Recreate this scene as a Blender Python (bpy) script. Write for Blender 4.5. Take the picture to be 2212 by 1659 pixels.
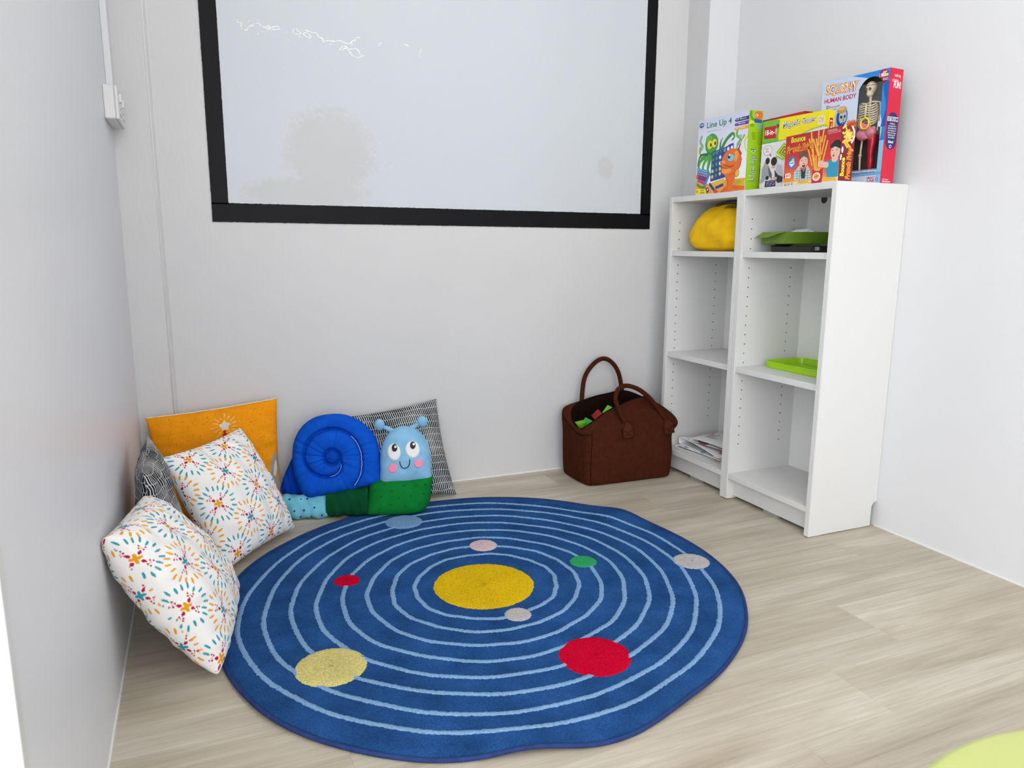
import bpy, bmesh, math, random
import numpy as np
from mathutils import Vector, Matrix

random.seed(7)
rng = np.random.default_rng(7)
for _o in list(bpy.data.objects):
    bpy.data.objects.remove(_o)
SC = bpy.context.scene
COL = SC.collection

# ------------------------------------------------------------------ camera
cam_d = bpy.data.cameras.new('camera')
cam = bpy.data.objects.new('camera', cam_d)
COL.objects.link(cam)
CR = Vector((0.91990944, -0.392092, 0.00552188))
CU = Vector((0.06680206, 0.17057294, 0.983078))
CF = Vector((0.3863989, 0.90397386, -0.18310422))
CP = Vector((-1.95023, -1.59690, 0.87133))
cam.matrix_world = Matrix(((CR.x, CU.x, -CF.x, CP.x), (CR.y, CU.y, -CF.y, CP.y), (CR.z, CU.z, -CF.z, CP.z), (0, 0, 0, 1)))
cam_d.sensor_width = 36.0
cam_d.lens = 36.0 * 1586.06 / 2212.0
cam_d.clip_start = 0.02
cam_d.dof.use_dof = True
cam_d.dof.focus_distance = 2.2
cam_d.dof.aperture_fstop = 7.0
SC.camera = cam

# ------------------------------------------------------------------ world, exposure
world = bpy.data.worlds.new('room_ambient')
SC.world = world
world.use_nodes = True
world.node_tree.nodes['Background'].inputs[0].default_value = (0.9, 0.95, 1.0, 1)
world.node_tree.nodes['Background'].inputs[1].default_value = 0.3
SC.view_settings.view_transform = 'Standard'
SC.view_settings.look = 'None'
SC.view_settings.gamma = 1.0
SC.view_settings.use_curve_mapping = False
SC.view_settings.exposure = -0.18
PANEL_STRENGTH = 6.8      # brightness of the ceiling light panels
WINDOW_STRENGTH = 3.7     # unseen window behind the camera, sized to light the bookcase interiors
SIDE_STRENGTH = 3.6       # unseen side window, added to light the bookcase interiors

# ------------------------------------------------------------------ helpers
def lin(c):
    r = []
    for v in c[:3]:
        v = v / 255.0
        r.append(v / 12.92 if v <= 0.04045 else ((v + 0.055) / 1.055) ** 2.4)
    return tuple(r)

def lin_arr(a):
    a = np.asarray(a, float) / 255.0
    return np.where(a <= 0.04045, a / 12.92, ((a + 0.055) / 1.055) ** 2.4)

def rgba(c):
    return (*lin(c), 1.0)

_mats = {}
def mat(name, color, rough=0.5, spec=0.5, bump=None, var=None, sheen=0.0, attr=False, emit=None, coat=0.0, metal=0.0, trans=0.0):
    """principled material; bump=(scale,strength,dist[,stretch xyz]); var=(scale,amount[,detail]) colour variation"""
    if name in _mats:
        return _mats[name]
    m = bpy.data.materials.new(name)
    m.use_nodes = True
    nt = m.node_tree
    b = nt.nodes['Principled BSDF']
    b.inputs['Roughness'].default_value = rough
    b.inputs['Specular IOR Level'].default_value = spec
    b.inputs['Metallic'].default_value = metal
    b.inputs['Coat Weight'].default_value = coat
    b.inputs['Transmission Weight'].default_value = trans
    if sheen:
        b.inputs['Sheen Weight'].default_value = sheen
        b.inputs['Sheen Roughness'].default_value = 0.4
    b.inputs['Base Color'].default_value = rgba(color)
    tc = None
    if bump or var:
        tc = nt.nodes.new('ShaderNodeTexCoord')
    src = None
    if attr:
        a = nt.nodes.new('ShaderNodeAttribute')
        a.attribute_name = 'print'
        src = a.outputs['Color']
        nt.links.new(src, b.inputs['Base Color'])
    if var:
        n = nt.nodes.new('ShaderNodeTexNoise')
        n.inputs['Scale'].default_value = var[0]
        n.inputs['Detail'].default_value = var[2] if len(var) > 2 else 4
        mp = nt.nodes.new('ShaderNodeMapRange')
        mp.inputs[1].default_value = 0.3
        mp.inputs[2].default_value = 0.7
        mp.inputs[3].default_value = 1 - var[1]
        mp.inputs[4].default_value = 1 + var[1]
        mx = nt.nodes.new('ShaderNodeVectorMath')
        mx.operation = 'SCALE'
        mx.inputs[0].default_value = lin(color)
        if src:
            nt.links.new(src, mx.inputs[0])
        nt.links.new(tc.outputs['Object'], n.inputs['Vector'])
        nt.links.new(n.outputs['Fac'], mp.inputs[0])
        nt.links.new(mp.outputs[0], mx.inputs['Scale'])
        nt.links.new(mx.outputs[0], b.inputs['Base Color'])
    if bump:
        n = nt.nodes.new('ShaderNodeTexNoise')
        n.inputs['Scale'].default_value = bump[0]
        n.inputs['Detail'].default_value = 3
        vec = tc.outputs['Object']
        if len(bump) > 3:
            mpn = nt.nodes.new('ShaderNodeMapping')
            mpn.inputs['Scale'].default_value = bump[3]
            nt.links.new(vec, mpn.inputs[0])
            vec = mpn.outputs[0]
        bn = nt.nodes.new('ShaderNodeBump')
        bn.inputs['Strength'].default_value = bump[1]
        bn.inputs['Distance'].default_value = bump[2]
        nt.links.new(vec, n.inputs['Vector'])
        nt.links.new(n.outputs['Fac'], bn.inputs['Height'])
        nt.links.new(bn.outputs[0], b.inputs['Normal'])
    if emit:
        b.inputs['Emission Color'].default_value = rgba(emit[0])
        b.inputs['Emission Strength'].default_value = emit[1]
    _mats[name] = m
    return m

def link(o, parent=None):
    COL.objects.link(o)
    if parent is not None:
        o.parent = parent
    return o

def mesh_obj(name, verts, faces, m, parent=None, smooth=False, uv=None, col=None):
    me = bpy.data.meshes.new(name)
    v = np.asarray(verts, np.float32)
    if isinstance(faces, np.ndarray):
        nf, k = faces.shape
        me.vertices.add(len(v))
        me.vertices.foreach_set('co', v.ravel())
        me.loops.add(nf * k)
        me.loops.foreach_set('vertex_index', faces.astype(np.int32).ravel())
        me.polygons.add(nf)
        me.polygons.foreach_set('loop_start', np.arange(0, nf * k, k, dtype=np.int32))
        me.update(calc_edges=True)
    else:
        me.from_pydata([tuple(map(float, p)) for p in v], [], [tuple(map(int, f)) for f in faces])
        me.update()
    if uv is not None:
        li = np.empty(len(me.loops), np.int32)
        me.loops.foreach_get('vertex_index', li)
        l = me.uv_layers.new(name='UVMap')
        l.data.foreach_set('uv', np.asarray(uv, np.float32)[li].ravel())
    if col is not None:
        c = np.ones((len(v), 4), np.float32)
        c[:, :3] = col
        a = me.color_attributes.new('print', 'FLOAT_COLOR', 'POINT')
        a.data.foreach_set('color', c.ravel())
    if smooth:
        me.polygons.foreach_set('use_smooth', np.ones(len(me.polygons), bool))
    for mm in (m if isinstance(m, (list, tuple)) else [m]):
        if mm:
            me.materials.append(mm)
    return link(bpy.data.objects.new(name, me), parent)

def bm_obj(name, bm, m, parent=None, smooth=False):
    me = bpy.data.meshes.new(name)
    bmesh.ops.recalc_face_normals(bm, faces=bm.faces)
    bm.to_mesh(me)
    bm.free()
    if smooth:
        me.polygons.foreach_set('use_smooth', np.ones(len(me.polygons), bool))
    me.materials.append(m)
    return link(bpy.data.objects.new(name, me), parent)

def box_bm(bm, x0, x1, y0, y1, z0, z1, bevel=0.0, seg=2):
    r = bmesh.ops.create_cube(bm, size=1.0)
    for v in r['verts']:
        v.co = Vector(((x0 + x1) / 2 + v.co.x * (x1 - x0), (y0 + y1) / 2 + v.co.y * (y1 - y0), (z0 + z1) / 2 + v.co.z * (z1 - z0)))
    if bevel > 0:
        ed = list({e for v in r['verts'] for e in v.link_edges})
        bmesh.ops.bevel(bm, geom=ed, offset=bevel, segments=seg, profile=0.5, affect='EDGES')

def box(name, x0, x1, y0, y1, z0, z1, m, parent=None, bevel=0.0, seg=2):
    bm = bmesh.new()
    box_bm(bm, x0, x1, y0, y1, z0, z1, bevel, seg)
    return bm_obj(name, bm, m, parent)

def tag(o, label, cat, group=None, kind=None):
    o['label'] = label
    o['category'] = cat
    if group:
        o['group'] = group
    if kind:
        o['kind'] = kind
    return o

def empty(name, loc=(0, 0, 0), rot=0.0):
    o = bpy.data.objects.new(name, None)
    o.empty_display_size = 0.05
    o.location = loc
    o.rotation_euler = (0, 0, rot)
    return link(o)

def catmull(pts, n, closed=False):
    P = np.asarray(pts, float)
    k = len(P)
    out = []
    t = np.linspace(0, k if closed else k - 1, n, endpoint=not closed)
    for a in t:
        i = min(int(a), k - 1 if closed else k - 2)
        f = a - i
        if closed:
            p0, p1, p2, p3 = P[(i - 1) % k], P[i % k], P[(i + 1) % k], P[(i + 2) % k]
        else:
            p0, p1, p2, p3 = P[max(i - 1, 0)], P[i], P[i + 1], P[min(i + 2, k - 1)]
        out.append(0.5 * (2 * p1 + (p2 - p0) * f + (2 * p0 - 5 * p1 + 4 * p2 - p3) * f * f + (3 * p1 - p0 - 3 * p2 + p3) * f ** 3))
    return np.array(out)

def tube_data(path, rad, seg=10, closed=False):
    P = np.asarray(path, float)
    n = len(P)
    R = np.full(n, rad, float) if np.isscalar(rad) else np.asarray(rad, float)
    T = np.gradient(P, axis=0)
    if closed:
        T = np.roll(P, -1, 0) - np.roll(P, 1, 0)
    T /= np.linalg.norm(T, axis=1)[:, None] + 1e-12
    ref = np.array([0.0, 0.0, 1.0])
    if abs(T[0] @ ref) > 0.9:
        ref = np.array([1.0, 0, 0])
    N = np.cross(T[0], ref)
    N /= np.linalg.norm(N)
    vs = []
    for i in range(n):
        N = N - T[i] * (N @ T[i])
        N /= np.linalg.norm(N) + 1e-12
        B = np.cross(T[i], N)
        for j in range(seg):
            a = 2 * math.pi * j / seg
            vs.append(P[i] + R[i] * (math.cos(a) * N + math.sin(a) * B))
    fs = []
    for i in range(n if closed else n - 1):
        for j in range(seg):
            a, b = i * seg + j, i * seg + (j + 1) % seg
            c, d = ((i + 1) % n) * seg + (j + 1) % seg, ((i + 1) % n) * seg + j
            fs.append((a, b, c, d))
    if not closed:
        fs.append(tuple(range(seg))[::-1])
        fs.append(tuple((n - 1) * seg + j for j in range(seg)))
    return vs, fs

def tube(name, path, rad, m, parent=None, seg=10, closed=False):
    v, f = tube_data(path, rad, seg, closed)
    return mesh_obj(name, v, f, m, parent, True)

def join(parts):
    V, F = [], []
    for v, f in parts:
        o = len(V)
        V += [tuple(p) for p in v]
        F += [tuple(i + o for i in q) for q in f]
    return V, F

def ellipsoid_data(c, r, nu=16, nv=10):
    vs, fs = [(c[0], c[1], c[2] - r[2])], []
    for i in range(1, nv):
        ph = -math.pi / 2 + math.pi * i / nv
        for j in range(nu):
            a = 2 * math.pi * j / nu
            vs.append((c[0] + r[0] * math.cos(ph) * math.cos(a), c[1] + r[1] * math.cos(ph) * math.sin(a), c[2] + r[2] * math.sin(ph)))
    vs.append((c[0], c[1], c[2] + r[2]))
    for j in range(nu):
        fs.append((0, 1 + (j + 1) % nu, 1 + j))
        fs.append((len(vs) - 1, 1 + (nv - 2) * nu + j, 1 + (nv - 2) * nu + (j + 1) % nu))
    for i in range(nv - 2):
        for j in range(nu):
            a = 1 + i * nu
            fs.append((a + j, a + (j + 1) % nu, a + nu + (j + 1) % nu, a + nu + j))
    return vs, fs

def grid_faces(nx, ny):
    i = np.arange(ny - 1)[:, None] * nx + np.arange(nx - 1)[None, :]
    return np.stack([i, i + 1, i + 1 + nx, i + nx], -1).reshape(-1, 4)

# ------------------------------------------------------------------ lettering
_txt = {}
def text_data(body, bold=0.0):
    key = (body, bold)
    if key not in _txt:
        cu = bpy.data.curves.new('t', 'FONT')
        cu.body = body
        cu.offset = bold
        cu.resolution_u = 4
        o = bpy.data.objects.new('t', cu)
        COL.objects.link(o)
        dg = bpy.context.evaluated_depsgraph_get()
        me = bpy.data.meshes.new_from_object(o.evaluated_get(dg))
        v = np.array([p.co[:] for p in me.vertices])
        f = [tuple(p.vertices) for p in me.polygons]
        bpy.data.objects.remove(o)
        bpy.data.curves.remove(cu)
        bpy.data.meshes.remove(me)
        v[:, 0] -= v[:, 0].min()
        v[:, 1] -= v[:, 1].min()
        v /= np.array([v[:, 0].max(), v[:, 1].max(), 1])
        _txt[key] = (v, f)
    return _txt[key]

def lettering(body, w, h, origin, right, up, m, parent, bold=0.015, shear=0.0, lift=0.0, name='lettering'):
    """flat letter meshes, lower left at origin, on the plane spanned by right and up"""
    v, f = text_data(body, bold)
    right, up, origin = np.array(right, float), np.array(up, float), np.array(origin, float)
    nrm = np.cross(right, up)
    x = v[:, 0] * w + shear * v[:, 1] * h
    P = origin + x[:, None] * right + (v[:, 1] * h)[:, None] * up + nrm * lift
    return mesh_obj(name, P, f, m, parent)

# ------------------------------------------------------------------ printed canvas (per-vertex print colour)
class Canvas:
    def __init__(s, w, h, res=0.001, bg=(255, 255, 255)):
        s.w, s.h = w, h
        s.nx, s.ny = int(round(w / res)) + 1, int(round(h / res)) + 1
        s.U, s.V = np.meshgrid(np.linspace(0, 1, s.nx), np.linspace(1, 0, s.ny))   # v runs down
        s.X, s.Y = s.U * w, s.V * h
        s.c = np.empty((s.ny, s.nx, 3))
        s.c[:] = bg
    def put(s, m, c):
        s.c[m] = c
        return s
    def grad(s, m, c0, c1, t):
        t = np.clip(t, 0, 1)[..., None]
        g = np.array(c0) * (1 - t) + np.array(c1) * t
        s.c[m] = g[m]
    def rect(s, u0, u1, v0, v1, c):
        return s.put((s.U >= u0) & (s.U <= u1) & (s.V >= v0) & (s.V <= v1), c)
    def rrect(s, u0, u1, v0, v1, r, c):
        x0, x1, y0, y1 = u0 * s.w, u1 * s.w, v0 * s.h, v1 * s.h
        dx = np.maximum(np.maximum(x0 + r - s.X, s.X - x1 + r), 0)
        dy = np.maximum(np.maximum(y0 + r - s.Y, s.Y - y1 + r), 0)
        return s.put(dx * dx + dy * dy <= r * r, c)
    def ell(s, u, v, ru, rv, c, rot=0.0):
        """radii in units of the width"""
        dx, dy = s.X - u * s.w, s.Y - v * s.h
        a = math.radians(rot)
        x, y = dx * math.cos(a) + dy * math.sin(a), -dx * math.sin(a) + dy * math.cos(a)
        return s.put((x / (ru * s.w)) ** 2 + (y / (rv * s.w)) ** 2 <= 1, c)
    def poly(s, pts, c):
        ins = np.zeros(s.U.shape, bool)
        n = len(pts)
        for i in range(n):
            (x0, y0), (x1, y1) = pts[i], pts[(i + 1) % n]
            if y0 == y1:
                continue
            k = ((y0 <= s.V) & (s.V < y1)) | ((y1 <= s.V) & (s.V < y0))
            ins ^= k & (s.U < x0 + (s.V - y0) * (x1 - x0) / (y1 - y0))
        return s.put(ins, c)
    def line(s, pts, wd, c, smooth=False, w2=None):
        """stroke of width wd (fraction of the width), tapering to w2"""
        P = np.asarray(pts, float)
        if smooth:
            P = catmull(P, len(P) * 6)
        n = len(P) - 1
        for i in range(n):
            a, b = P[i] * (s.w, s.h), P[i + 1] * (s.w, s.h)
            d = b - a
            t = np.clip(((s.X - a[0]) * d[0] + (s.Y - a[1]) * d[1]) / (d @ d + 1e-12), 0, 1)
            dist = np.hypot(s.X - a[0] - t * d[0], s.Y - a[1] - t * d[1])
            ww = wd if w2 is None else wd + (w2 - wd) * (i + 0.5) / n
            s.put(dist <= ww * s.w / 2, c)
        return s
    def build(s, name, origin, right, up, m, parent, drop=None):
        o, r, u = np.array(origin, float), np.array(right, float), np.array(up, float)
        P = o + s.X.reshape(-1, 1) * r + (s.h - s.Y).reshape(-1, 1) * u
        i = np.arange(s.ny - 1)[:, None] * s.nx + np.arange(s.nx - 1)[None, :]
        F = np.stack([i, i + s.nx, i + s.nx + 1, i + 1], -1).reshape(-1, 4)
        if drop is not None:
            cu = (s.U[:-1, :-1] + s.U[1:, 1:]) / 2
            cv = (s.V[:-1, :-1] + s.V[1:, 1:]) / 2
            F = F[~drop(cu, cv).ravel()]
        return mesh_obj(name, P, F, m, parent, False, None, lin_arr(s.c.reshape(-1, 3)))

# ================================================================== STRUCTURE
XL, YB, YP, XC, YC, CEIL, YR = -2.143, 0.932, 0.918, -0.138, 0.802, 2.6, -3.8
GREY = mat('grey_wall_paint', (214, 214, 214), 0.45, 0.3, bump=(90, 0.25, 0.002, (1, 1, 0.35)), var=(2.2, 0.025))
GREYL = mat('cool_grey_wall_paint', (226, 227, 230), 0.4, 0.3, bump=(120, 0.12, 0.002, (1, 1, 0.3)), var=(1.5, 0.02))
WHITE = mat('white_wall_paint', (222, 223, 225), 0.5, 0.25, bump=(160, 0.08, 0.001), var=(2.0, 0.012))
WTRIM = mat('white_gloss_trim', (218, 219, 218), 0.3, 0.5)
CEILM = mat('ceiling_white', (240, 240, 240), 0.8, 0.2)

w = box('wall_back', XL - 0.12, 0.12, YB, YB + 0.12, 0, CEIL, GREY)
tag(w, 'light grey painted back wall behind cushions and black framed screen', 'wall', kind='structure')
YE, XW = -0.790, -4.6                                        # the left wall is a partition that ends at YE; the room opens out beyond it
w = box('wall_left', XL - 0.12, XL, YE, YB, 0, CEIL, GREYL)
tag(w, 'cool grey painted left wall beside the leaning cushions', 'wall', kind='structure')
w = box('wall_side', XW, XL - 0.12, YE + 0.01, YE + 0.13, 0, CEIL, WHITE)
tag(w, 'white wall of the open room on the far side of the partition', 'wall', kind='structure')
w = box('wall_far_left', XW - 0.12, XW, YR - 0.12, YE + 0.13, 0, CEIL, WHITE)
tag(w, 'white outer wall with the unseen tall side window', 'wall', kind='structure')
w = box('wall_right', 0, 0.12, YR, YB, 0, CEIL, WHITE)
tag(w, 'bright white right wall behind the bookcases', 'wall', kind='structure')
w = box('wall_rear', XW - 0.12, 0.12, YR - 0.12, YR, 0, CEIL, WHITE)
tag(w, 'white wall at the far end of the room, opposite the screen', 'wall', kind='structure')
w = box('ceiling', XW - 0.12, 0.12, YR - 0.12, YB + 0.12, CEIL, CEIL + 0.1, CEILM)
tag(w, 'plain white ceiling over the play corner', 'ceiling', kind='structure')
# boxed-in column in the far right corner: grey on its side, white on its front
w = empty('wall_column')
tag(w, 'square column in the corner behind the bookcases, grey side and white front', 'wall', kind='structure')
box('column_side', XC, XC + 0.01, YC + 0.0005, YB, 0, CEIL, GREY, w, 0.001)
box('column_front', XC + 0.0005, 0, YC, YB, 0, CEIL, WHITE, w, 0.0005)
# shallow boxed strip in the left corner with a chamfered edge
bm = bmesh.new()
pr = [(XL, YB), (XL, YP), (-2.042, YP), (-2.0395, YP + 0.0015), (-2.0335, YB - 0.004), (-2.0315, YB)]
vb = [bm.verts.new((x, y, 0)) for x, y in pr]
vt = [bm.verts.new((x, y, CEIL)) for x, y in pr]
for i in range(len(pr)):
    j = (i + 1) % len(pr)
    bm.faces.new((vb[i], vb[j], vt[j], vt[i]))
w = bm_obj('trim_1', bm, GREY)
tag(w, 'shallow grey boxed strip with chamfered edge in the left corner', 'trim', kind='structure')
# two raised beads, coloured paler to stand in for the strip's edge highlights
for q_, bx_ in enumerate((-2.0425, -2.0325)):
    by_ = YP if q_ == 0 else YB
    b_ = tube('trim_%d' % (6 + q_), [(bx_, by_, 0.0), (bx_, by_, CEIL)], 0.0016, mat('edge_highlight_bead', (232, 232, 232), 0.4), None, 8)
    tag(b_, ('pale bead as painted highlight on the outer edge of the corner strip', 'pale bead as painted highlight where the corner strip meets the back wall')[q_], 'trim', kind='structure')
# white lining on the end of the partition, close to the camera
w = box('trim_5', XL - 0.122, XL + 0.001, YE - 0.012, YE + 0.008, 0, CEIL, WTRIM, None, 0.001)
tag(w, 'white lining board on the end of the left partition wall', 'trim', kind='structure')
# thin sealant joints where the walls meet the floor
SEAL = mat('white_sealant', (232, 232, 230), 0.6)
w = box('trim_2', XL, XL + 0.003, YE, YP, 0, 0.005, SEAL)
tag(w, 'thin pale sealant joint along the foot of the left wall', 'trim', kind='structure')
w = box('trim_3', -0.004, 0, YR, 0.0, 0, 0.004, SEAL)
tag(w, 'thin pale sealant joint along the foot of the right wall', 'trim', kind='structure')
w = box('trim_4', -2.03, XC, YB - 0.003, YB, 0, 0.006, SEAL)
tag(w, 'thin pale sealant joint along the foot of the back wall', 'trim', kind='structure')

# ---- floor: vinyl planks 0.18 x 1.22
def plank_material():
    m = bpy.data.materials.new('oak_vinyl_plank')
    m.use_nodes = True
    nt = m.node_tree
    N, L = nt.nodes.new, nt.links.new
    b = nt.nodes['Principled BSDF']
    tc, oi = N('ShaderNodeTexCoord'), N('ShaderNodeObjectInfo')
    off = N('ShaderNodeVectorMath'); off.operation = 'SCALE'; off.inputs[0].default_value = (17.3, 9.1, 31.7)
    L(oi.outputs['Random'], off.inputs['Scale'])
    add = N('ShaderNodeVectorMath'); add.operation = 'ADD'
    L(tc.outputs['Object'], add.inputs[0]); L(off.outputs[0], add.inputs[1])
    def noise(scale, sx, sy, detail, dist=0.0, rough=0.5):
        mp = N('ShaderNodeMapping'); mp.inputs['Scale'].default_value = (sx, sy, 1)
        n = N('ShaderNodeTexNoise')
        n.inputs['Scale'].default_value = scale; n.inputs['Detail'].default_value = detail
        n.inputs['Distortion'].default_value = dist; n.inputs['Roughness'].default_value = rough
        L(add.outputs[0], mp.inputs[0]); L(mp.outputs[0], n.inputs['Vector'])
        return n.outputs['Fac']
    broad = noise(3.0, 0.5, 3.0, 4, 1.1)
    fine = noise(22.0, 0.14, 3.2, 6, 0.9, 0.65)
    pore = noise(60.0, 0.09, 4.5, 3, 0.2)
    r1 = N('ShaderNodeValToRGB')
    r1.color_ramp.elements[0].position = 0.3; r1.color_ramp.elements[0].color = rgba((178, 166, 145))
    r1.color_ramp.elements[1].position = 0.72; r1.color_ramp.elements[1].color = rgba((208, 200, 183))
    L(broad, r1.inputs[0])
    r2 = N('ShaderNodeMapRange'); r2.inputs[1].default_value = 0.28; r2.inputs[2].default_value = 0.68
    r2.inputs[3].default_value = 0.80; r2.inputs[4].default_value = 1.10
    L(fine, r2.inputs[0])
    r3 = N('ShaderNodeMapRange'); r3.inputs[1].default_value = 0.25; r3.inputs[2].default_value = 0.42
    r3.inputs[3].default_value = 0.86; r3.inputs[4].default_value = 1.0
    L(pore, r3.inputs[0])
    rr = N('ShaderNodeMapRange'); rr.inputs[3].default_value = 0.93; rr.inputs[4].default_value = 1.05
    L(oi.outputs['Random'], rr.inputs[0])
    m1 = N('ShaderNodeMath'); m1.operation = 'MULTIPLY'; L(r2.outputs[0], m1.inputs[0]); L(r3.outputs[0], m1.inputs[1])
    m2 = N('ShaderNodeMath'); m2.operation = 'MULTIPLY'; L(m1.outputs[0], m2.inputs[0]); L(rr.outputs[0], m2.inputs[1])
    sc = N('ShaderNodeVectorMath'); sc.operation = 'SCALE'; L(r1.outputs[0], sc.inputs[0]); L(m2.outputs[0], sc.inputs['Scale'])
    L(sc.outputs[0], b.inputs['Base Color'])
    b.inputs['Roughness'].default_value = 0.42
    b.inputs['Specular IOR Level'].default_value = 0.4
    bp = N('ShaderNodeBump'); bp.inputs['Strength'].default_value = 0.12; bp.inputs['Distance'].default_value = 0.001
    L(fine, bp.inputs['Height']); L(bp.outputs[0], b.inputs['Normal'])
    return m
PLANK = plank_material()
SUB = mat('dark_subfloor', (120, 110, 98), 0.9)
fl = box('floor', XW - 0.1, 0.1, YR, YB + 0.1, -0.03, -0.003, SUB)
tag(fl, 'pale oak vinyl plank floor', 'floor', kind='structure')
PW, PL = 0.18, 1.218
ends = {-2: -0.54, -3: -0.778, -4: -1.006, 3: -0.535, 2: -1.31, 1: -0.93, 0: -0.24, -1: -1.16, 4: -1.50, 5: -0.75}
_pm = {}
def plank_mesh(lx, ly):
    k = (round(lx, 4), round(ly, 4))
    if k not in _pm:
        bm = bmesh.new()
        box_bm(bm, 0, lx - 0.00015, 0, ly - 0.00015, -0.003, 0.0)
        ed = [e for e in bm.edges if all(v.co.z > -0.001 for v in e.verts)]
        bmesh.ops.bevel(bm, geom=ed, offset=0.00022, segments=1, affect='EDGES')
        bmesh.ops.recalc_face_normals(bm, faces=bm.faces)
        me = bpy.data.meshes.new('plank')
        bm.to_mesh(me)
        bm.free()
        me.materials.append(PLANK)
        _pm[k] = me
    return _pm[k]
for j in range(-19, 7):
    y0 = -0.178 + PW * j
    y1 = min(y0 + PW, YB + 0.02)
    if y1 - y0 < 0.01:
        continue
    e = ends.get(j, -rng.uniform(0, PL))
    while e > 0.04:
        e -= PL
    xs = [0.02]
    xend = XL - 0.02 if y1 > YE else XW
    while e > xend + 0.02:
        xs.append(e)
        e -= PL
    xs.append(xend)
    for a, b_ in zip(xs[1:], xs[:-1]):
        o = bpy.data.objects.new('plank', plank_mesh(b_ - a, y1 - y0))
        o.location = (a, y0, 0)
        link(o, fl)

# ---- ceiling light panels and unseen windows placed to light the bookcases
FRAMEM = mat('light_panel_frame', (235, 235, 235), 0.4)
def ceiling_panel(x, y, label):
    t = empty('ceiling_light', (x, y, CEIL))
    tag(t, label, 'light', 'square ceiling light panels')
    e = bpy.data.materials.get('panel_glow')
    if not e:
        e = mat('panel_glow', (255, 255, 255), 0.5, emit=((255, 252, 249), PANEL_STRENGTH))
    box('diffuser', -0.28, 0.28, -0.28, 0.28, -0.012, -0.006, e, t)
    for a in (-1, 1):
        box('frame', -0.3, 0.3, min(a * 0.28, a * 0.3), max(a * 0.28, a * 0.3), -0.016, 0, FRAMEM, t)
        box('frame', min(a * 0.28, a * 0.3), max(a * 0.28, a * 0.3), -0.28, 0.28, -0.016, 0, FRAMEM, t)
ceiling_panel(-1.25, -0.15, 'square white ceiling light panel over the round rug')
ceiling_panel(-1.0, -1.75, 'square white ceiling light panel over the camera')
ceiling_panel(-1.0, -3.1, 'square white ceiling light panel nearest the unseen rear window')
ceiling_panel(-3.2, -1.75, 'square white ceiling light panel in the open part of the room')
def window(name, label, loc, rot, hw, z0, z1, strength):
    t = empty(name, loc, rot)
    tag(t, label, 'window', kind='structure')
    box('pane', -hw, hw, 0.0, 0.004, z0, z1, mat('glow_' + name, (255, 255, 255), 0.3, emit=((246, 249, 255), strength)), t)
    for a in (-hw - 0.03, -0.015, hw):
        box('window_frame', a, a + 0.03, 0, 0.03, z0 - 0.03, z1 + 0.03, WTRIM, t)
    for a in (z0 - 0.03, z1):
        box('window_frame', -hw, hw, 0, 0.03, a, a + 0.03, WTRIM, t)
window('unseen_window_1', 'unseen daylit window opposite the screen, placed to light the bookcases', (-2.6, YR, 0), 0.0, 1.8, 0.25, 2.35, WINDOW_STRENGTH)
window('unseen_window_2', 'unseen tall window in the outer side wall, added to light the bookcases', (XW, -2.3, 0), -math.pi / 2, 1.3, 0.25, 2.35, SIDE_STRENGTH)

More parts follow.
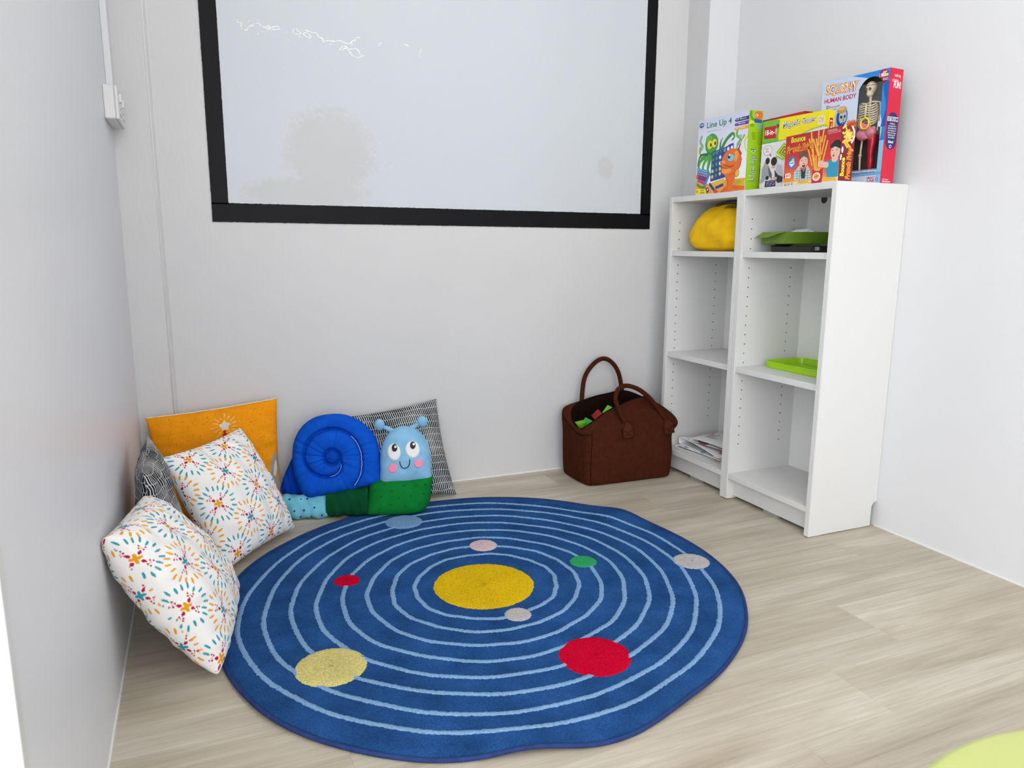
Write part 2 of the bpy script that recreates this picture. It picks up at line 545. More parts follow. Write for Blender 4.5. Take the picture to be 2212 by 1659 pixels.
# ================================================================== PROJECTION SCREEN on the back wall
def screen_material():
    m = bpy.data.materials.new('screen_white_gloss')
    m.use_nodes = True
    nt = m.node_tree
    N, L = nt.nodes.new, nt.links.new
    b = nt.nodes['Principled BSDF']
    tc = N('ShaderNodeTexCoord')
    # slightly greyer, patchy tone low down on the left and at the lower right
    def blob(cx, cz, rx, rz):
        mp = N('ShaderNodeMapping'); mp.inputs['Location'].default_value = (-cx / rx, 0, -cz / rz); mp.inputs['Scale'].default_value = (1 / rx, 0, 1 / rz)
        L(tc.outputs['Object'], mp.inputs[0])
        ln = N('ShaderNodeVectorMath'); ln.operation = 'LENGTH'; L(mp.outputs[0], ln.inputs[0])
        mr = N('ShaderNodeMapRange'); mr.inputs[1].default_value = 0.45; mr.inputs[2].default_value = 1.1; mr.inputs[3].default_value = 1; mr.inputs[4].default_value = 0
        L(ln.outputs['Value'], mr.inputs[0])
        return mr.outputs[0]
    a, c, d = blob(-1.52, 1.17, 0.2, 0.19), blob(-1.6, 1.04, 0.28, 0.07), blob(-0.49, 1.17, 0.05, 0.06)
    mx = N('ShaderNodeMath'); mx.operation = 'MAXIMUM'; L(a, mx.inputs[0]); L(c, mx.inputs[1])
    my = N('ShaderNodeMath'); my.operation = 'MAXIMUM'; L(mx.outputs[0], my.inputs[0]); L(d, my.inputs[1])
    n = N('ShaderNodeTexNoise'); n.inputs['Scale'].default_value = 40; n.inputs['Detail'].default_value = 5; n.inputs['Distortion'].default_value = 1.2
    L(tc.outputs['Object'], n.inputs['Vector'])
    sm = N('ShaderNodeMath'); sm.operation = 'ADD'; L(my.outputs[0], sm.inputs[0]); L(n.outputs['Fac'], sm.inputs[1])
    mr = N('ShaderNodeMapRange'); mr.inputs[1].default_value = 0.95; mr.inputs[2].default_value = 1.3
    L(sm.outputs[0], mr.inputs[0])
    mix = N('ShaderNodeMix'); mix.data_type = 'RGBA'
    mix.inputs[6].default_value = rgba((207, 212, 217)); mix.inputs[7].default_value = rgba((202, 203, 204))
    L(mr.outputs[0], mix.inputs[0]); L(mix.outputs[2], b.inputs['Base Color'])
    b.inputs['Roughness'].default_value = 0.38
    b.inputs['Specular IOR Level'].default_value = 0.4
    n2 = N('ShaderNodeTexNoise'); n2.inputs['Scale'].default_value = 14; n2.inputs['Detail'].default_value = 2
    L(tc.outputs['Object'], n2.inputs['Vector'])
    bp = N('ShaderNodeBump'); bp.inputs['Strength'].default_value = 0.08; bp.inputs['Distance'].default_value = 0.003
    L(n2.outputs['Fac'], bp.inputs['Height']); L(bp.outputs[0], b.inputs['Normal'])
    return m
SX0, SX1, SX2, SX3 = -1.8905, -1.8405, -0.326, -0.280
SZ0, SZ1, SZ2, SZ3 = 0.9445, 1.003, 1.95, 2.0
YS = YB - 0.0008
scr = empty('projection_screen', ((SX0 + SX3) / 2, YS, SZ0))
tag(scr, 'large white projection screen with black border on the grey wall', 'screen')
def scr_local(o):
    o.parent = scr
    o.matrix_parent_inverse = Matrix.Translation(-scr.location)
    return o
BLK = mat('black_border_paint', (9, 9, 13), 0.5, 0.18, bump=(60, 0.15, 0.001), var=(9, 0.2))
scr_local(box('panel', SX1 - 0.002, SX2 + 0.002, YS - 0.0012, YS, SZ1 - 0.002, SZ2 + 0.002, screen_material()))
def border(x0, x1, z0, z1):
    nx, nz = max(2, int((x1 - x0) / 0.006)), max(2, int((z1 - z0) / 0.006))
    pts = [(x0 + (x1 - x0) * i / nx, z0) for i in range(nx)] + [(x1, z0 + (z1 - z0) * i / nz) for i in range(nz)]
    pts += [(x1 - (x1 - x0) * i / nx, z1) for i in range(nx)] + [(x0, z1 - (z1 - z0) * i / nz) for i in range(nz)]
    pts = [(x + rng.normal(0, 0.00025), z + rng.normal(0, 0.00035)) for x, z in pts]
    k = len(pts)
    v = [(x, YS - 0.002, z) for x, z in pts] + [(x, YS, z) for x, z in pts]
    f = [tuple(range(k))] + [(i, i + k, (i + 1) % k + k, (i + 1) % k) for i in range(k)]
    scr_local(mesh_obj('border_strip', v, f, BLK))
border(SX0, SX3, SZ0, SZ1)
border(SX0, SX3, SZ2, SZ3)
border(SX0 + 0.0003, SX1, SZ1 - 0.004, SZ2 + 0.004)
border(SX2, SX3 - 0.0003, SZ1 - 0.004, SZ2 + 0.004)
LINES= [[(-1.783,1.545),(-1.782,1.538),(-1.771,1.537),(-1.773,1.531),(-1.771,1.522)],[(-1.762,1.518),(-1.755,1.52),(-1.75,1.53),(-1.738,1.534),(-1.733,1.541)],[(-1.728,1.542),(-1.72,1.541),(-1.717,1.536),(-1.707,1.535),(-1.697,1.529),(-1.687,1.529),(-1.673,1.529),(-1.657,1.532)],[(-1.708,1.53),(-1.697,1.537),(-1.689,1.539),(-1.693,1.532),(-1.681,1.535),(-1.664,1.54),(-1.662,1.533)],[(-1.616,1.538),(-1.621,1.528),(-1.612,1.524),(-1.595,1.526),(-1.604,1.532),(-1.61,1.539)],[(-1.589,1.528),(-1.585,1.521),(-1.568,1.517),(-1.571,1.527),(-1.58,1.53),(-1.589,1.528)],[(-1.582,1.54),(-1.572,1.534),(-1.55,1.533),(-1.542,1.522),(-1.531,1.52),(-1.527,1.51),(-1.512,1.514),(-1.49,1.514),(-1.474,1.518),(-1.455,1.512),(-1.439,1.514),(-1.437,1.508)],[(-1.441,1.514),(-1.437,1.522),(-1.428,1.52),(-1.425,1.532),(-1.411,1.535)],[(-1.478,1.49),(-1.468,1.501),(-1.455,1.502),(-1.446,1.496),(-1.422,1.499),(-1.411,1.483),(-1.4,1.481),(-1.425,1.473),(-1.442,1.482),(-1.447,1.49),(-1.457,1.497),(-1.471,1.492)],[(-1.339,1.524),(-1.348,1.524),(-1.35,1.518),(-1.344,1.518)],[(-1.264,1.528),(-1.252,1.527),(-1.25,1.522)],[(-1.207,1.521),(-1.212,1.508),(-1.211,1.494)]]
DOTS= [(-1.749,1.545,0.0038),(-1.725,1.512,0.0038),(-1.711,1.52,0.0038),(-1.698,1.521,0.00333),(-1.72,1.527,0.00285),(-1.639,1.526,0.00333),(-1.6,1.516,0.0057),(-1.637,1.502,0.00238),(-1.662,1.496,0.00238),(-1.565,1.509,0.00285),(-1.506,1.504,0.00523),(-1.522,1.496,0.00285),(-1.462,1.484,0.00238),(-1.443,1.485,0.00665),(-1.403,1.502,0.00285),(-1.365,1.515,0.00238),(-1.651,1.421,0.00285),(-1.493,1.431,0.00285),(-1.552,1.459,0.00238),(-1.574,1.459,0.0019),(-1.472,1.417,0.00143),(-1.428,1.423,0.00143),(-1.498,1.536,0.00238),(-1.243,1.526,0.00238),(-1.233,1.503,0.0019),(-1.434,1.293,0.00238),(-1.397,1.291,0.0019),(-1.364,1.3,0.00143),(-1.329,1.294,0.00143),(-1.394,1.282,0.0019),(-1.413,1.259,0.0019),(-1.402,1.259,0.00285),(-1.408,1.248,0.0019),(-1.384,1.247,0.00143),(-1.434,1.243,0.0019),(-1.435,1.218,0.00238),(-1.415,1.22,0.0019),(-1.361,1.222,0.0019),(-1.35,1.211,0.00333),(-1.304,1.234,0.00238),(-1.459,1.185,0.0019),(-1.379,1.183,0.0019),(-1.37,1.17,0.00333),(-1.37,1.154,0.00285),(-1.336,1.178,0.00238),(-1.329,1.165,0.00238),(-1.339,1.149,0.00333),(-1.381,1.124,0.00333),(-1.357,1.126,0.00285),(-1.321,1.125,0.00285),(-1.316,1.139,0.00333),(-1.347,1.137,0.00238),(-1.338,1.124,0.0019),(-1.328,1.136,0.0019),(-1.388,1.107,0.0019),(-1.422,1.088,0.00238),(-1.448,1.11,0.0019),(-1.422,1.136,0.00285),(-1.495,1.135,0.00238),(-1.241,1.175,0.00238),(-1.322,1.098,0.0019),(-1.394,1.074,0.0019)]
# small bright white lines and dots, just proud of the panel
parts = []
for l in LINES:
    P = catmull([(x, YS - 0.0014, z) for x, z in l], len(l) * 4)
    P[:, 0] += rng.normal(0, 0.0005, len(P)); P[:, 2] += rng.normal(0, 0.0006, len(P))
    v, f = tube_data(P, np.clip(rng.normal(0.0010, 0.0005, len(P)), 0.0004, 0.0024), 5)
    v = [(p[0], YS - 0.0012 + (p[1] - YS + 0.0014) * 0.3, p[2]) for p in v]
    parts.append((v, f))
for x, z, s in DOTS:
    k = 6
    a0 = rng.uniform(0, 6)
    v = [(x + s * 0.42 * rng.uniform(0.6, 1.2) * math.cos(a0 - 2 * math.pi * i / k), YS - 0.0017, z + s * 0.42 * rng.uniform(0.6, 1.2) * math.sin(a0 - 2 * math.pi * i / k)) for i in range(k)]
    parts.append((v, [tuple(range(k))]))
v, f = join(parts)
o = scr_local(mesh_obj('white_marks', v, f, mat('bright_white_mark', (255, 255, 255), 0.25, 0.6)))
o['kind'] = 'stuff'
o['label'] = 'bright white flakes of peeled coating'

# ================================================================== SOCKET BOX AND TRUNKING (left corner)
PLAST = mat('white_plastic', (228, 226, 226), 0.35, 0.5)
PLG = mat('white_plastic_seam', (190, 190, 192), 0.5)
t = empty('wall_socket', (XL, 0.79, 1.2))
tag(t, 'white surface-mounted double socket box on the left wall', 'socket')
bm = bmesh.new(); box_bm(bm, 0, 0.026, -0.098, 0.1, 0, 0.086, 0.003); bm_obj('back_box', bm, PLAST, t)
bm = bmesh.new(); box_bm(bm, 0.0268, 0.035, -0.098, 0.1, 0, 0.086, 0.003, 3); fp = bm_obj('face_plate', bm, PLAST, t)
box('seam', 0.0255, 0.0272, -0.0965, 0.0985, 0.0015, 0.0845, PLG, t)
for a in (-0.04, 0.045):
    bm = bmesh.new(); box_bm(bm, 0.033, 0.040, a - 0.008, a + 0.008, 0.05, 0.072, 0.002); bm_obj('rocker_switch', bm, PLAST, fp)
    for dz, dy in ((0.034, 0), (0.016, -0.011), (0.016, 0.011)):
        box('pin_slot', 0.0345, 0.0353, a + dy - 0.004, a + dy + 0.004, dz - 0.003, dz + 0.003, mat('slot_dark', (60, 60, 62), 0.6), fp)
t = box('cable_trunking', XL, XL + 0.017, 0.815, 0.86, 1.286, CEIL, GREYL, None, 0.002)
tag(t, 'slim painted cable trunking running up from the wall socket', 'cable trunking')

# ================================================================== BOOKCASES
CASE = mat('white_foil_board', (222, 222, 220), 0.42, 0.3, bump=(220, 0.05, 0.0005, (1, 1, 0.15)))
EDGE = mat('white_edge_band', (228, 228, 230), 0.38, 0.4)
BACKB = mat('white_back_board', (237, 238, 235), 0.5, 0.3)
HOLE = mat('peg_hole_dark', (52, 48, 42), 0.9, 0.1)
FOOT = mat('grey_foot_pad', (150, 148, 145), 0.7)
def bookcase(y0, label, hole):
    """0.40 wide along y from y0, 0.28 deep, 1.06 high, back at x=0, open towards -x"""
    t = empty('bookcase', (-0.14, y0 + 0.2, 0))
    tag(t, label, 'bookcase', 'white open bookcases along the right wall')
    W2, X0, X1, TH = 0.1995, -0.14, 0.139, 0.018
    for s in (-1, 1):
        bm = bmesh.new()
        ya, yb = (-W2, -W2 + TH) if s < 0 else (W2 - TH, W2)
        # profile in x,z with the skirting notch low at the back
        pr = [(X0, 0.003), (X1 - 0.02, 0.003), (X1 - 0.02, 0.062)]
        for i in range(1, 7):
            a = math.pi / 2 * i / 6
            pr.append((X1 - 0.02 + 0.02 * (1 - math.cos(a)), 0.062 + 0.02 * math.sin(a)))
        pr += [(X1, 1.06), (X0, 1.06)]
        va = [bm.verts.new((x, ya, z)) for x, z in pr]
        vb = [bm.verts.new((x, yb, z)) for x, z in pr]
        bm.faces.new(va); bm.faces.new(vb[::-1])
        for i in range(len(pr)):
            j = (i + 1) % len(pr)
            bm.faces.new((va[j], va[i], vb[i], vb[j]))
        ed = [e for e in bm.edges if all(abs(v.co.x - X0) < 1e-6 for v in e.verts) or all(abs(v.co.z - 1.06) < 1e-6 for v in e.verts)]
        bmesh.ops.bevel(bm, geom=ed, offset=0.0012, segments=2, affect='EDGES')
        sp = bm_obj('side_panel', bm, CASE, t)
        for fx in (X0 + 0.035, X1 - 0.06):
            box('foot_pad', fx - 0.02, fx + 0.02, ya + 0.002, yb - 0.002, 0, 0.0031, FOOT, sp)
    ya, yb = -W2 + TH, W2 - TH
    box('top_panel', X0 + 0.002, X1 - 0.003, ya, yb, 1.040, 1.0595, CASE, t, 0.0008)
    box('shelf', X0 + 0.006, X1 - 0.006, ya + 0.001, yb - 0.001, 0.842, 0.861, CASE, t, 0.0008)
    box('shelf', X0 + 0.006, X1 - 0.006, ya + 0.001, yb - 0.001, 0.455, 0.474, CASE, t, 0.0008)
    box('bottom_panel', X0 + 0.002, X1 - 0.003, ya, yb, 0.077, 0.0955, CASE, t, 0.0008)
    bm = bmesh.new(); box_bm(bm, X0 + 0.03, X0 + 0.044, ya, yb, 0.012, 0.077, 0.0006); pl = bm_obj('plinth', bm, CASE, t)
    box('plinth_foot', X0 + 0.03, X0 + 0.044, -0.035, 0.03, 0.0, 0.0121, FOOT, pl)
    # back board, with a round cable hole in the near case
    bx = X1 - 0.003
    if hole is None:
        box('back_panel', bx, bx + 0.002, ya, yb, 0.077, 1.04, BACKB, t)
    else:
        hy, hz, hr = hole
        k = 32
        sq, ci = [], []
        for i in range(k):
            a = 2 * math.pi * i / k
            c_, s_ = math.cos(a), math.sin(a)
            q = 1 / max(abs(c_), abs(s_))
            sq.append((bx, hy + 0.019 * c_ * q, hz + 0.019 * s_ * q))
            ci.append((bx, hy + hr * c_, hz + hr * s_))
        ci2 = [(bx + 0.0025, y, z) for _, y, z in ci]
        v = sq + ci + ci2
        f = [(i, (i + 1) % k, k + (i + 1) % k, k + i) for i in range(k)] + [(k + i, k + (i + 1) % k, 2 * k + (i + 1) % k, 2 * k + i) for i in range(k)]
        y_0, y_1, z_0, z_1 = hy - 0.019, hy + 0.019, hz - 0.019, hz + 0.019
        for (a0, a1, b0, b1) in ((ya, y_0, 0.077, 1.04), (y_1, yb, 0.077, 1.04), (y_0, y_1, 0.077, z_0), (y_0, y_1, z_1, 1.04)):
            if a1 - a0 > 0 and b1 - b0 > 0:
                n0 = len(v)
                v += [(bx, a0, b0), (bx, a1, b0), (bx, a1, b1), (bx, a0, b1)]
                f.append((n0, n0 + 1, n0 + 2, n0 + 3))
        bp = mesh_obj('back_panel', v, f, BACKB, t)
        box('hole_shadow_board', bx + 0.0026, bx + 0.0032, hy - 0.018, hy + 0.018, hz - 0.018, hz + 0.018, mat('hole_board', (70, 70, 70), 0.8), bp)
    # rows of shelf-pin holes in the inner faces
    parts = []
    for s in (-1, 1):
        yy = (ya + 0.0003) if s < 0 else (yb - 0.0003)
        for xx in (X0 + 0.037, X1 - 0.062):
            z = 0.135 + 0.032 * 2
            while z < 0.99:
                if not (0.45 < z < 0.48 or 0.838 < z < 0.866):
                    k = 8
                    v = [(xx + 0.0023 * math.cos(2 * math.pi * i / k), yy, z + 0.0023 * math.sin(2 * math.pi * i / k)) for i in range(k)]
                    parts.append((v, [tuple(range(k)) if s < 0 else tuple(range(k))[::-1]]))
                z += 0.032
    v, f = join(parts)
    o = mesh_obj('pin_holes', v, f, HOLE, t)
    o['kind'] = 'stuff'
    return t
bookcase(0.0, 'white open bookcase nearest the camera, lime tray on its middle shelf', (0.115, 1.0345, 0.014))
bookcase(0.4, 'white open bookcase farther back, next to the brown bag', None)

# ================================================================== ROUND RUG
RC = np.array([-1.305, 0.072])
RUG_R = [(-170, .659), (-158, .668), (-149, .678), (-142, .680), (-133, .676), (-124, .675), (-116, .671), (-110, .658), (-103, .646), (-97, .660), (-91, .667), (-84, .657), (-77, .643), (-68, .638), (-54, .638), (-45, .646), (-34, .648), (-24, .658), (-14, .659), (2, .662), (15, .669), (28, .690), (37, .682), (53, .684), (68, .675), (76, .669), (86, .658), (112, .662), (130, .658), (145, .663), (157, .663), (178, .655)]
RING_S = [(-180, .61), (-167, .615), (-152, .617), (-142, .612), (-132, .604), (-121, .602), (-107, .598), (-95, .592), (-80, .584), (-69, .578), (-55, .583), (-40, .586), (-25, .588), (-2, .599), (9, .604), (29, .609), (46, .605), (68, .612), (82, .607), (122, .605), (144, .597), (162, .599)]
def polar(tab, deg):
    a = np.array([t[0] for t in tab], float)
    r = np.array([t[1] for t in tab], float)
    a = np.concatenate([a - 360, a, a + 360])
    r = np.tile(r, 3)
    d = (np.asarray(deg) + 180) % 360 - 180
    out = 0
    for k in (-5, -2.5, 0, 2.5, 5):
        out = out + np.interp(d + k, a, r)
    return out / 5
def rug_z(x, y):
    """height of the rug's surface: flat, with a slack wave here and there at the rim"""
    dx, dy = np.asarray(x) - RC[0], np.asarray(y) - RC[1]
    r, a = np.hypot(dx, dy), np.degrees(np.arctan2(dy, dx))
    e = np.clip((r - 0.50) / 0.15, 0, 1) ** 2
    def bump(c, w_, h):
        return h * np.exp(-(((a - c + 180) % 360 - 180) / w_) ** 2)
    return 0.008 + e * (bump(-104, 7, .009) + bump(-72, 10, .007) + bump(28, 6, .010) + bump(-38, 9, .004) + bump(-150, 12, .004))
def pile_mat(name, c, var=0.16):
    if name in _mats:
        return _mats[name]
    m = mat(name, c, 0.95, 0.03, var=(11, var, 5), bump=(900, 0.9, 0.004))
    nt = m.node_tree                                          # fine speckle of the tufts
    b = nt.nodes['Principled BSDF']
    old = b.inputs['Base Color'].links[0].from_socket
    tc = nt.nodes.new('ShaderNodeTexCoord')
    n = nt.nodes.new('ShaderNodeTexNoise'); n.inputs['Scale'].default_value = 300; n.inputs['Detail'].default_value = 3
    mr = nt.nodes.new('ShaderNodeMapRange'); mr.inputs[1].default_value = 0.32; mr.inputs[2].default_value = 0.62; mr.inputs[3].default_value = 0.76; mr.inputs[4].default_value = 1.12
    sc = nt.nodes.new('ShaderNodeVectorMath'); sc.operation = 'SCALE'
    nt.links.new(tc.outputs['Object'], n.inputs['Vector']); nt.links.new(n.outputs['Fac'], mr.inputs[0])
    nt.links.new(old, sc.inputs[0]); nt.links.new(mr.outputs[0], sc.inputs['Scale']); nt.links.new(sc.outputs[0], b.inputs['Base Color'])
    return m
NAVY = pile_mat('navy_pile', (46, 92, 154), 0.26)
SKY = pile_mat('sky_blue_pile', (150, 192, 234), 0.06)
rug = empty('round_rug', (RC[0], RC[1], 0))
tag(rug, 'round navy rug printed with planets on pale blue orbit rings', 'rug')
def rug_mesh(name, x, y, z, faces, m):
    P = np.stack([x - RC[0], y - RC[1], z], -1)
    return mesh_obj(name, P, faces, m, rug, True)
NT, NRR = 288, 44
th = np.linspace(0, 2 * math.pi, NT, endpoint=False)
deg = np.degrees(th)
RO = polar(RUG_R, deg)
rr = np.linspace(0, 1, NRR)
R_ = rr[:, None] * RO[None, :]
X_, Y_ = RC[0] + R_ * np.cos(th), RC[1] + R_ * np.sin(th)
Z_ = rug_z(X_, Y_)
Z_[-1] -= 0.002
Xb = np.concatenate([X_.ravel(), X_[-1]]); Yb = np.concatenate([Y_.ravel(), Y_[-1]]); Zb = np.concatenate([Z_.ravel(), np.maximum(Z_[-1] - 0.006, 0.0005)])
i = (np.arange(NRR)[:, None] * NT + np.arange(NT)[None, :])
j = (np.arange(NRR)[:, None] * NT + (np.arange(NT) + 1)[None, :] % NT)
F = np.stack([i[:-1], i[1:], j[1:], j[:-1]], -1).reshape(-1, 4)
skirt = np.stack([i[-1], i[-1] + NT, j[-1] + NT, j[-1]], -1)
rug_mesh('pile', Xb, Yb, Zb, np.concatenate([F, skirt]), NAVY)
# overlocked edge: a cord with fine stitched ribs
k = 1400
tt = np.linspace(0, 2 * math.pi, k, endpoint=False)
ro = polar(RUG_R, np.degrees(tt)) - 0.001
ex, ey = RC[0] + ro * np.cos(tt), RC[1] + ro * np.sin(tt)
path = np.stack([ex - RC[0], ey - RC[1], rug_z(ex, ey) - 0.0035], -1)
v, f = tube_data(path, 0.0042 + 0.0004 * (np.arange(k) % 2), 7, True)
mesh_obj('edge_binding', v, f, mat('navy_edge_yarn', (44, 62, 112), 0.9, 0.1, var=(40, 0.15)), rug, True)
# orbit rings
for rb in (.185, .243, .303, .365, .425, .484, .545, .600):
    n = 760 if rb > 0.3 else 460
    a = np.linspace(0, 2 * math.pi, n, endpoint=False)
    r0 = rb * polar(RING_S, np.degrees(a)) / 0.600
    wob = 0.0016 * np.sin(a * 7 + rb * 40) + 0.001 * np.sin(a * 19 + rb * 90)
    offs = (-0.0066, -0.0045, 0, 0.0045, 0.0066)
    zz = (-0.001, 0.0014, 0.0020, 0.0014, -0.001)
    xs, ys, zs = [], [], []
    for q, (o_, dz) in enumerate(zip(offs, zz)):
        jit = rng.normal(0, 0.0011, n) if q in (0, 4) else rng.normal(0, 0.0006, n)
        r1 = r0 + wob + o_ + jit
        x, y = RC[0] + r1 * np.cos(a), RC[1] + r1 * np.sin(a)
        xs.append(x); ys.append(y); zs.append(rug_z(x, y) + dz + rng.normal(0, 0.0003, n))
    i = np.arange(5)[:, None] * n + np.arange(n)[None, :]
    j = np.arange(5)[:, None] * n + ((np.arange(n) + 1) % n)[None, :]
    F = np.stack([i[:-1], i[1:], j[1:], j[:-1]], -1).reshape(-1, 4)
    rug_mesh('orbit_ring', np.concatenate(xs), np.concatenate(ys), np.concatenate(zs), F, SKY)
# planets
for nm, lab, c, x0, y0, r0 in [
    ('sun', 'golden yellow sun in the middle', (252, 208, 30), -1.315, .067, .134),
    ('planet', 'pale pink planet', (244, 216, 218), -1.225, .308, .042),
    ('planet', 'green planet', (60, 184, 112), -1.007, .096, .039),
    ('planet', 'light grey planet near the bookcase', (212, 208, 206), -.725, -.017, .052),
    ('planet', 'small light grey planet by the sun', (212, 208, 207), -1.296, -.110, .033),
    ('planet', 'big crimson planet', (226, 10, 54), -1.215, -.339, .080),
    ('planet', 'pale yellow planet', (244, 230, 146), -1.745, -.164, .076),
    ('planet', 'small crimson planet', (226, 10, 54), -1.638, .227, .034),
    ('planet', 'sky blue planet under the snail', (136, 180, 226), -1.392, .580, .060)]:
    n, m_ = 150, 8
    a = np.linspace(0, 2 * math.pi, n, endpoint=False)
    xs, ys, zs = [], [], []
    for q in range(m_ + 1):
        s_ = q / m_
        jit = rng.normal(0, 0.0008, n) if q >= m_ - 1 else 0
        r1 = r0 * s_ + jit
        x, y = x0 + r1 * np.cos(a), y0 + r1 * np.sin(a)
        xs.append(x); ys.append(y)
        zs.append(rug_z(x, y) + (0.0032 - 0.0004 * s_ if q < m_ else -0.001) + rng.normal(0, 0.00012, n))
    i = np.arange(m_ + 1)[:, None] * n + np.arange(n)[None, :]
    j = np.arange(m_ + 1)[:, None] * n + ((np.arange(n) + 1) % n)[None, :]
    F = np.stack([i[:-1], i[1:], j[1:], j[:-1]], -1).reshape(-1, 4)
    o = rug_mesh(nm, np.concatenate(xs), np.concatenate(ys), np.concatenate(zs), F, pile_mat('pile_' + '_'.join(map(str, c)), c, 0.07))
    o['label'] = lab

# ================================================================== CUSHIONS
def cushion(name, corners, T, n, m, printfn=None, pinch=0.05, wr=0.004, seed=0, power=0.42, size=None, sag=0.0, ear=0.0, dent=()):
    """corners BL, BR, TR, TL as seen from the front; front normal = (BR-BL) x (TL-BL)"""
    BL, BR, TR, TL = [np.array(c, float) for c in corners]
    base = (BL + BR + TR + TL) / 4
    base[2] = 0
    wd = (np.linalg.norm(BR - BL) + np.linalg.norm(TR - TL)) / 2
    ht = (np.linalg.norm(TL - BL) + np.linalg.norm(TR - BR)) / 2
    g = np.linspace(-1, 1, n)
    g = np.sin(g * math.pi / 2 * 0.999) / math.sin(math.pi / 2 * 0.999)
    A, B = np.meshgrid(g, g)
    a = A * (1 - pinch * (1 - B ** 2) ** 1.0 * np.abs(A))
    b = B * (1 - pinch * (1 - A ** 2) ** 1.0 * np.abs(B))
    s, t = (a + 1) / 2, (b + 1) / 2
    P = ((1 - s) * (1 - t))[..., None] * BL + (s * (1 - t))[..., None] * BR + (s * t)[..., None] * TR + ((1 - s) * t)[..., None] * TL
    nrm = np.cross(TR - BL, TL - BR)
    nrm /= np.linalg.norm(nrm)
    core = np.clip((1 - A ** 2) * (1 - B ** 2), 0, 1)
    h = T * core ** power
    ph = seed * 1.7
    edge = (1 - core)
    def wrinkle(sd):
        q = np.sin(9 * A + 5 * B + sd) * np.sin(4 * B - 7 * A + 2 * sd) + 0.6 * np.sin(21 * A * B + 3 * sd) + 0.5 * np.sin(17 * (A + B) + sd * 2) * edge
        q = q + 0.9 * edge * (np.sin(34 * A + 3 * np.sin(3 * B + sd)) * np.abs(B) ** 3 + np.sin(31 * B + 3 * np.sin(3 * A + sd)) * np.abs(A) ** 3)
        return q * wr * core ** 0.5
    hf = h + wrinkle(ph)
    for (da, db, rad, dep) in dent:
        hf = hf - dep * np.exp(-((A - da) ** 2 + (B - db) ** 2) / rad ** 2) * core ** 0.3
    hb = h * 0.95 + wrinkle(ph + 4)
    wave = ear * np.sin(3 * A + 2 * B + ph) * edge
    front = P + nrm * (hf + wave)[..., None]
    back = P - nrm * (hb - wave)[..., None]
    nv = n * n
    V = np.concatenate([front.reshape(-1, 3), back.reshape(-1, 3)]) - base
    ff = grid_faces(n, n)
    fb = ff[:, ::-1] + nv
    # share the seam: remap border verts of the back to the front
    idx = np.arange(nv).reshape(n, n)
    rem = np.arange(2 * nv)
    bd = np.concatenate([idx[0], idx[-1], idx[:, 0], idx[:, -1]])
    rem[bd + nv] = bd
    F = rem[np.concatenate([ff, fb])]
    def arclen(S):
        du = np.concatenate([np.zeros((n, 1)), np.cumsum(np.linalg.norm(np.diff(S, axis=1), axis=2), axis=1)], 1)
        dv = np.concatenate([np.zeros((1, n)), np.cumsum(np.linalg.norm(np.diff(S, axis=0), axis=2), axis=0)], 0)
        return np.stack([du - du[:, n // 2:n // 2 + 1] + wd / 2, dv - dv[n // 2:n // 2 + 1] + ht / 2], -1).reshape(-1, 2)
    uv1 = arclen(front)
    uv2 = arclen(back)
    uv = np.concatenate([uv1, uv2 + (wd * 1.37, ht * 0.61)])
    col = None
    if printfn:
        c1 = printfn(uv1[:, 0], uv1[:, 1], wd, ht, True)
        c2 = printfn(uv2[:, 0], uv2[:, 1], wd, ht, False)
        col = lin_arr(np.concatenate([c1, c2]))
    o = mesh_obj(name, V, F, m, None, True, uv, col)
    o.location = base
    global BORDER
    BORDER = (front[-1] - base, nrm)
    return o

def fireworks(ox, oy, spacing=0.146, scale=1.0, rot=0.0):
    teal, orange, crim, peach = (48, 160, 172), (238, 164, 24), (186, 20, 72), (240, 176, 112)
    def fn(x, y, wd, ht, front):
        if not front:
            x = wd - x
        x = x + ox
        y = y + oy
        c = np.empty((len(x), 3))
        c[:] = (248, 246, 243)
        for kind in (0, 1):
            sh = 0.5 * spacing * kind
            gx, gy = np.round((x - sh) / spacing), np.round((y - sh) / spacing)
            dx, dy = (x - sh - gx * spacing) / scale, (y - sh - gy * spacing) / scale
            hsh = np.abs(np.sin(gx * 12.9 + gy * 78.2 + kind * 3.1)) * 0.5
            r, a = np.hypot(dx, dy), np.arctan2(dy, dx) + rot + hsh
            c1, c2 = (teal, orange) if kind == 0 else (orange, teal)
            nd = 20                                           # outer dashes
            aa = (a / (2 * math.pi / nd) - np.round(a / (2 * math.pi / nd))) * 2 * math.pi / nd
            k = np.round(a / (2 * math.pi / nd)) % nd
            rc = 0.0445 + 0.0035 * np.sin(k * 2.4)
            c[((r - rc) / 0.0080) ** 2 + (r * aa / 0.0025) ** 2 <= 1] = c2
            q = math.pi / 2                                   # four crimson petals between the flower's own
            ap = a - math.pi / 4
            ai = (ap / q - np.round(ap / q)) * q
            px_, py_ = r * np.cos(ai), r * np.sin(ai)
            c[((px_ - 0.0150) / 0.0058) ** 2 + (py_ / (0.0036 * np.clip((0.0225 - px_) / 0.007, 0.25, 1))) ** 2 <= 1] = crim
            for (rx, ry, rad, cc) in ((0.0232, 0.0045, 0.0021, crim), (0.0232, -0.0045, 0.0021, crim), (0.0290, 0.0062, 0.0021, crim), (0.0290, -0.0062, 0.0021, crim), (0.0262, 0.0, 0.0019, peach)):
                c[(px_ - rx) ** 2 + (py_ - ry) ** 2 <= rad ** 2] = cc
            ai = (a / q - np.round(a / q)) * q                # four-petal flower in the middle
            px_, py_ = r * np.cos(ai), r * np.sin(ai)
            c[((px_ - 0.0062) / 0.0062) ** 2 + (py_ / 0.0036) ** 2 <= 1] = c1
        return c
    return fn

